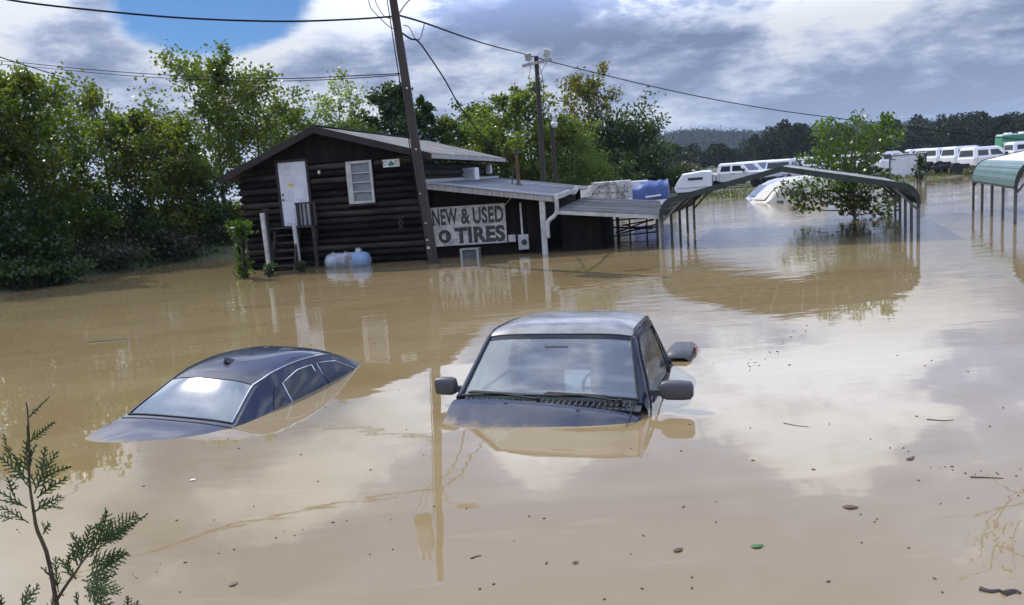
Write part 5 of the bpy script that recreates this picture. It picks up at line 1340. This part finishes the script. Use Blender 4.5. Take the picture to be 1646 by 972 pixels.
# ------------------------------------------------------------------ foreground arborvitae
def Z7(x, y): return x / 2.76, 620 + y / 2.76
TY = 2.3
th_root = D(*Z7(250, 975), TY)
tj = empty('arborvitae', (th_root.x, th_root.y, land_height(th_root.x, th_root.y)), 0, 'young arborvitae sprig with scaly green sprays in the near left corner', 'shrub')
o_t = Vector(tj.location)
def TP(x, y, dY=0.0): return D(*Z7(x, y), TY + dY) - o_t
rng = np.random.default_rng(8)
stem = [TP(265, 1040), TP(250, 960), TP(210, 750), TP(165, 640), TP(150, 560), TP(130, 420), TP(130, 260), TP(122, 110), TP(115, 70)]
mb = MB(); b0 = Vector((stem[0].x + .02, .0, -.1)); mb.tube([b0] + spline(stem, 20), [.013] + list(np.linspace(.0075, .0014, 20)), 7); mb.build('stem', mat('twig_brown', (.10, .065, .04), .8, var=.5, vscale=30), tj, smooth=True)
st2 = [TP(252, 950), TP(290, 890, -.02), TP(340, 820, -.03), TP(362, 785, -.03), TP(400, 740, -.03), TP(432, 698, -.04)]
mb = MB(); mb.tube(spline(st2, 12), list(np.linspace(.0055, .0016, 12)), 6); mb.build('stem', MATS['twig_brown'], tj, smooth=True)
def spray(a, b_, wfac, dY=0.0, m=L_THUJA):
    A = TP(*a); B = TP(*b_, dY); ax_ = B - A; L = ax_.length; ax_ = ax_ / L
    nrm = Vector((rng.normal() * .35, -1, rng.normal() * .35 + .15)); nrm = (nrm - ax_ * nrm.dot(ax_)).normalized(); sd = ax_.cross(nrm)
    mb = MB()
    def seg(p, d, ln, w):
        s_ = d.cross(nrm).normalized() * w; tk_ = nrm * w * .45; q = p + d * ln
        mb.add([p, p.lerp(q, .5) + s_, q, p.lerp(q, .5) - s_, p.lerp(q, .5) + tk_, p.lerp(q, .5) - tk_], [(0, 1, 4), (1, 2, 4), (2, 3, 4), (3, 0, 4), (1, 0, 5), (2, 1, 5), (3, 2, 5), (0, 3, 5)])
    def axis(p, d, ln, w, lvl):
        n_ = max(3, int(ln / .0075)); curve = nrm.cross(d) * rng.normal() * .10
        for i in range(n_):
            t = i / n_; pp = p + d * ln * t + curve * ln * t * t
            seg(pp, (d + curve * 2 * t).normalized(), ln / n_ * 1.7, w * (1.15 - .4 * t))
            if lvl > 0 and i > (0 if lvl == 1 else 1):
                sgn = 1 if i % 2 else -1
                dd_ = (d * .80 + sd * sgn * .62 + nrm * rng.normal() * .12).normalized() if lvl == 2 else (d * .8 + d.cross(nrm) * sgn * .62 + nrm * rng.normal() * .1).normalized()
                l2 = ln * wfac * (1 - t * .75) * rng.uniform(.7, 1.15) * (.85 if lvl == 2 else 1.0)
                if l2 > .006: axis(pp, dd_, l2, w * .85, lvl - 1)
    axis(A, ax_, L, .0034, 2)
    mb.build('spray', m, tj)
SPR = [((130, 250), (235, 155), .22), ((128, 140), (215, 50), .18), ((130, 400), (100, 250), .5), ((130, 420), (0, 320), .4), ((60, 350), (5, 220), .5), ((150, 480), (240, 290), .45), ((190, 410), (300, 345), .3), ((160, 500), (290, 400), .4),
       ((150, 560), (270, 490), .55), ((122, 545), (-10, 450), .35), ((60, 490), (45, 410), .6), ((130, 610), (0, 520), .4), ((60, 590), (-10, 570), .4), ((190, 660), (220, 610), .6), ((130, 330), (165, 260), .5), ((135, 460), (100, 400), .5), ((128, 300), (118, 180), .12),
       ((355, 800), (395, 620), .5), ((345, 800), (320, 700), .6), ((400, 760), (510, 570), .5), ((430, 700), (600, 560), .4), ((440, 690), (660, 605), .16), ((260, 920), (240, 760), .5), ((320, 850), (270, 760), .5), ((390, 800), (550, 715), .45), ((380, 850), (575, 770), .45),
       ((360, 860), (540, 905), .5), ((370, 890), (510, 975), .5), ((350, 990), (335, 920), .6), ((80, 1000), (180, 890), .55), ((10, 1020), (10, 930), .5), ((225, 1010), (240, 940), .5), ((560, 1010), (578, 935), .5), ((600, 1010), (615, 955), .5), ((395, 960), (430, 840), .5), ((340, 860), (300, 800), .5), ((410, 1000), (470, 900), .5)]
for a, b_, wf in SPR: spray(a, b_, wf, rng.normal() * .03)
for q in (3, 5, 7, 8, 9, 17, 19, 22, 23, 25, 26, 27, 29, 30):
    a, b_, wf = SPR[q]; t_ = rng.uniform(.2, .45); a2 = (a[0] + (b_[0] - a[0]) * t_, a[1] + (b_[1] - a[1]) * t_)
    ang = rng.choice((-1, 1)) * rng.uniform(.35, .7); dx, dy = (b_[0] - a[0]) * .6, (b_[1] - a[1]) * .6
    spray(a2, (a2[0] + dx * math.cos(ang) - dy * math.sin(ang), a2[1] + dx * math.sin(ang) + dy * math.cos(ang)), min(wf, .45), rng.normal() * .04)

# ------------------------------------------------------------------ floating debris
def floating_leaf(px, py, L, m, label, ang):
    p = W(px, py); mb = MB(); rows = []
    for t in np.linspace(0, 1, 7):
        w = L * .28 * math.sin(math.pi * t ** .8) + .001; rows.append([(L * (t - .5), -w, .003 + .002 * math.sin(t * 3)), (L * (t - .5), .1 * w, .001), (L * (t - .5), w, .003 + .003 * t)])
    mb.grid(rows); o = mb.build('floating_leaf', m, smooth=True, solid=.001); o.location = (p.x, p.y, .002); o.rotation_euler = (0, 0, ang); tag(o, label, 'leaf', 'floating leaves')
floating_leaf(1217, 879, .07, GREENLEAF, 'bright green leaf floating in the near right water', .1)
floating_leaf(1090, 885, .06, BROWNLEAF, 'curled brown leaf floating left of the green leaf', .4)
floating_leaf(1367, 816, .085, BROWNLEAF, 'brown leaf floating above and right of the green leaf', -.3)
floating_leaf(1463, 738, .06, BROWNLEAF, 'dark leaf floating near the right edge twigs', .2)
floating_leaf(375, 940, .05, BROWNLEAF, 'small dark leaf floating beside the arborvitae', .6)
floating_leaf(925, 905, .035, BROWNLEAF, 'tiny brown leaf floating below the pickup', .2)
floating_leaf(310, 772, .045, FOAM, 'pale scrap floating in front of the sedan', .2)
def floating_twig(pts, r, label):
    P = [W(*q) for q in pts]; mb = MB(); mb.tube(spline(P, 10), [r * (1 - .5 * i / 9) for i in range(10)], 6)
    tag(mb.build('floating_twig', TWIG, smooth=True), label, 'twig', 'floating twigs')
floating_twig([(1560, 767), (1590, 768), (1613, 769)], .008, 'straight dark twig floating near the right edge')
floating_twig([(1575, 947), (1592, 951), (1608, 949)], .016, 'thick dark stick floating in the lower right corner')
floating_twig([(1612, 955), (1630, 951), (1640, 954)], .018, 'stubby stick beside the thick one in the lower right corner')
floating_twig([(1490, 674), (1515, 676), (1533, 675)], .007, 'thin twig floating right of the pickup mirror')
floating_twig([(1260, 680), (1280, 684), (1300, 686)], .006, 'faint thin twig floating right of the pickup')
floating_twig([(757, 898), (768, 894), (774, 893)], .007, 'tiny twig floating below the pickup bonnet')
floating_twig([(140, 551), (175, 548), (210, 545)], .018, 'long driftwood twig floating behind the sedan')
rng = np.random.default_rng(31); fk = MB()
for i in range(170):
    if i < 80: px, py = rng.uniform(0, 1646), rng.uniform(560, 970)
    else: px, py = rng.uniform(0, 700), rng.uniform(470, 620)
    p = W(px, py); s_ = rng.uniform(.002, .006) * (1 + p.y / 9); a = rng.uniform(0, 3.14)
    fk.box((p.x, p.y, .002), (s_ * rng.uniform(1, 3), s_, .006), Matrix.Rotation(a, 3, 'Z'))
for (ax_, ay_), (bx_, by_), (cx_, cy_), nn in (((1200, 600), (1235, 560), (1320, 515), 26), ((1400, 700), (1530, 780), (1646, 760), 20), ((60, 545), (180, 548), (330, 520), 70), ((200, 930), (420, 860), (600, 830), 14)):
    for i in range(nn):
        t = rng.uniform(); px = (1 - t) ** 2 * ax_ + 2 * t * (1 - t) * bx_ + t * t * cx_ + rng.normal() * 7; py = (1 - t) ** 2 * ay_ + 2 * t * (1 - t) * by_ + t * t * cy_ + rng.normal() * 3.5
        p = W(px, py); s_ = rng.uniform(.0012, .004) * (1 + p.y / 9); fk.box((p.x, p.y, .002), (s_ * rng.uniform(1, 4), s_, .006), Matrix.Rotation(rng.uniform(0, 3.14), 3, 'Z'))
tag(fk.build('floating_specks', BROWNLEAF), 'tiny specks of leaf litter floating on the water', kind='stuff')

# ------------------------------------------------------------------ bare tree at the right edge, seen in the water only
def MIR(px, py, z):
    p = W(px, py, -z); return Vector((p.x, p.y, z))
br = empty('bare_tree', (11.0, 6.0, 0), 0, 'bare twigged tree leaning over the lower right water, seen as a reflection', 'tree')
o_b = Vector(br.location); bm_ = MB(); rb = np.random.default_rng(2)
bm_.tube(spline([(0, 0, -1.2), (.05, .05, 2.5), (-.1, .2, 5.0), MIR(1720, 800, 5.9) - o_b, MIR(1650, 800, 6.1) - o_b], 14), list(np.linspace(.14, .035, 14)), 7)
for path, r0 in (([(1660, 800), (1610, 815), (1560, 828), (1500, 832)], .026), ([(1650, 780), (1620, 800), (1600, 850), (1560, 880)], .022),
                 ([(1646, 790), (1610, 780), (1590, 765), (1565, 768)], .017), ([(1650, 900), (1600, 880), (1590, 920), (1540, 935)], .020), ([(1610, 815), (1585, 850), (1575, 900)], .014), ([(1640, 840), (1628, 870), (1632, 920)], .014)):
    bm_.tube(spline([MIR(x, y, 6.0 + rb.normal() * .05) - o_b for x, y in path], 12), list(np.linspace(r0, .006, 12)), 5, cap=False)
bm_.build('trunk', BARK, br, smooth=True)
leaf_mesh('crown', [MIR(1605 + rb.normal() * 25, 840 + abs(rb.normal()) * 40, 6.0 + rb.normal() * .1) - o_b for _ in range(60)], .10, L_AUT, br, rng=rb)

# ------------------------------------------------------------------ haze
HAZE = 0.00015
if HAZE:
    mb = MB(); mb.box((0, 1300, 58), (5400, 3600, 122))
    hzo = mb.build('haze', bpy.data.materials.new('haze_air')); M = hzo.data.materials[0]; M.use_nodes = True; M.node_tree.nodes.clear(); n = NT(M.node_tree)
    pv_ = n.n('ShaderNodeVolumePrincipled'); pv_.inputs['Color'].default_value = (.62, .78, 1.0, 1); pv_.inputs['Density'].default_value = HAZE; pv_.inputs['Anisotropy'].default_value = 0.2
    o = n.n('ShaderNodeOutputMaterial'); n.t.links.new(pv_.outputs[0], o.inputs['Volume']); tag(hzo, 'thin pale blue haze', kind='stuff')
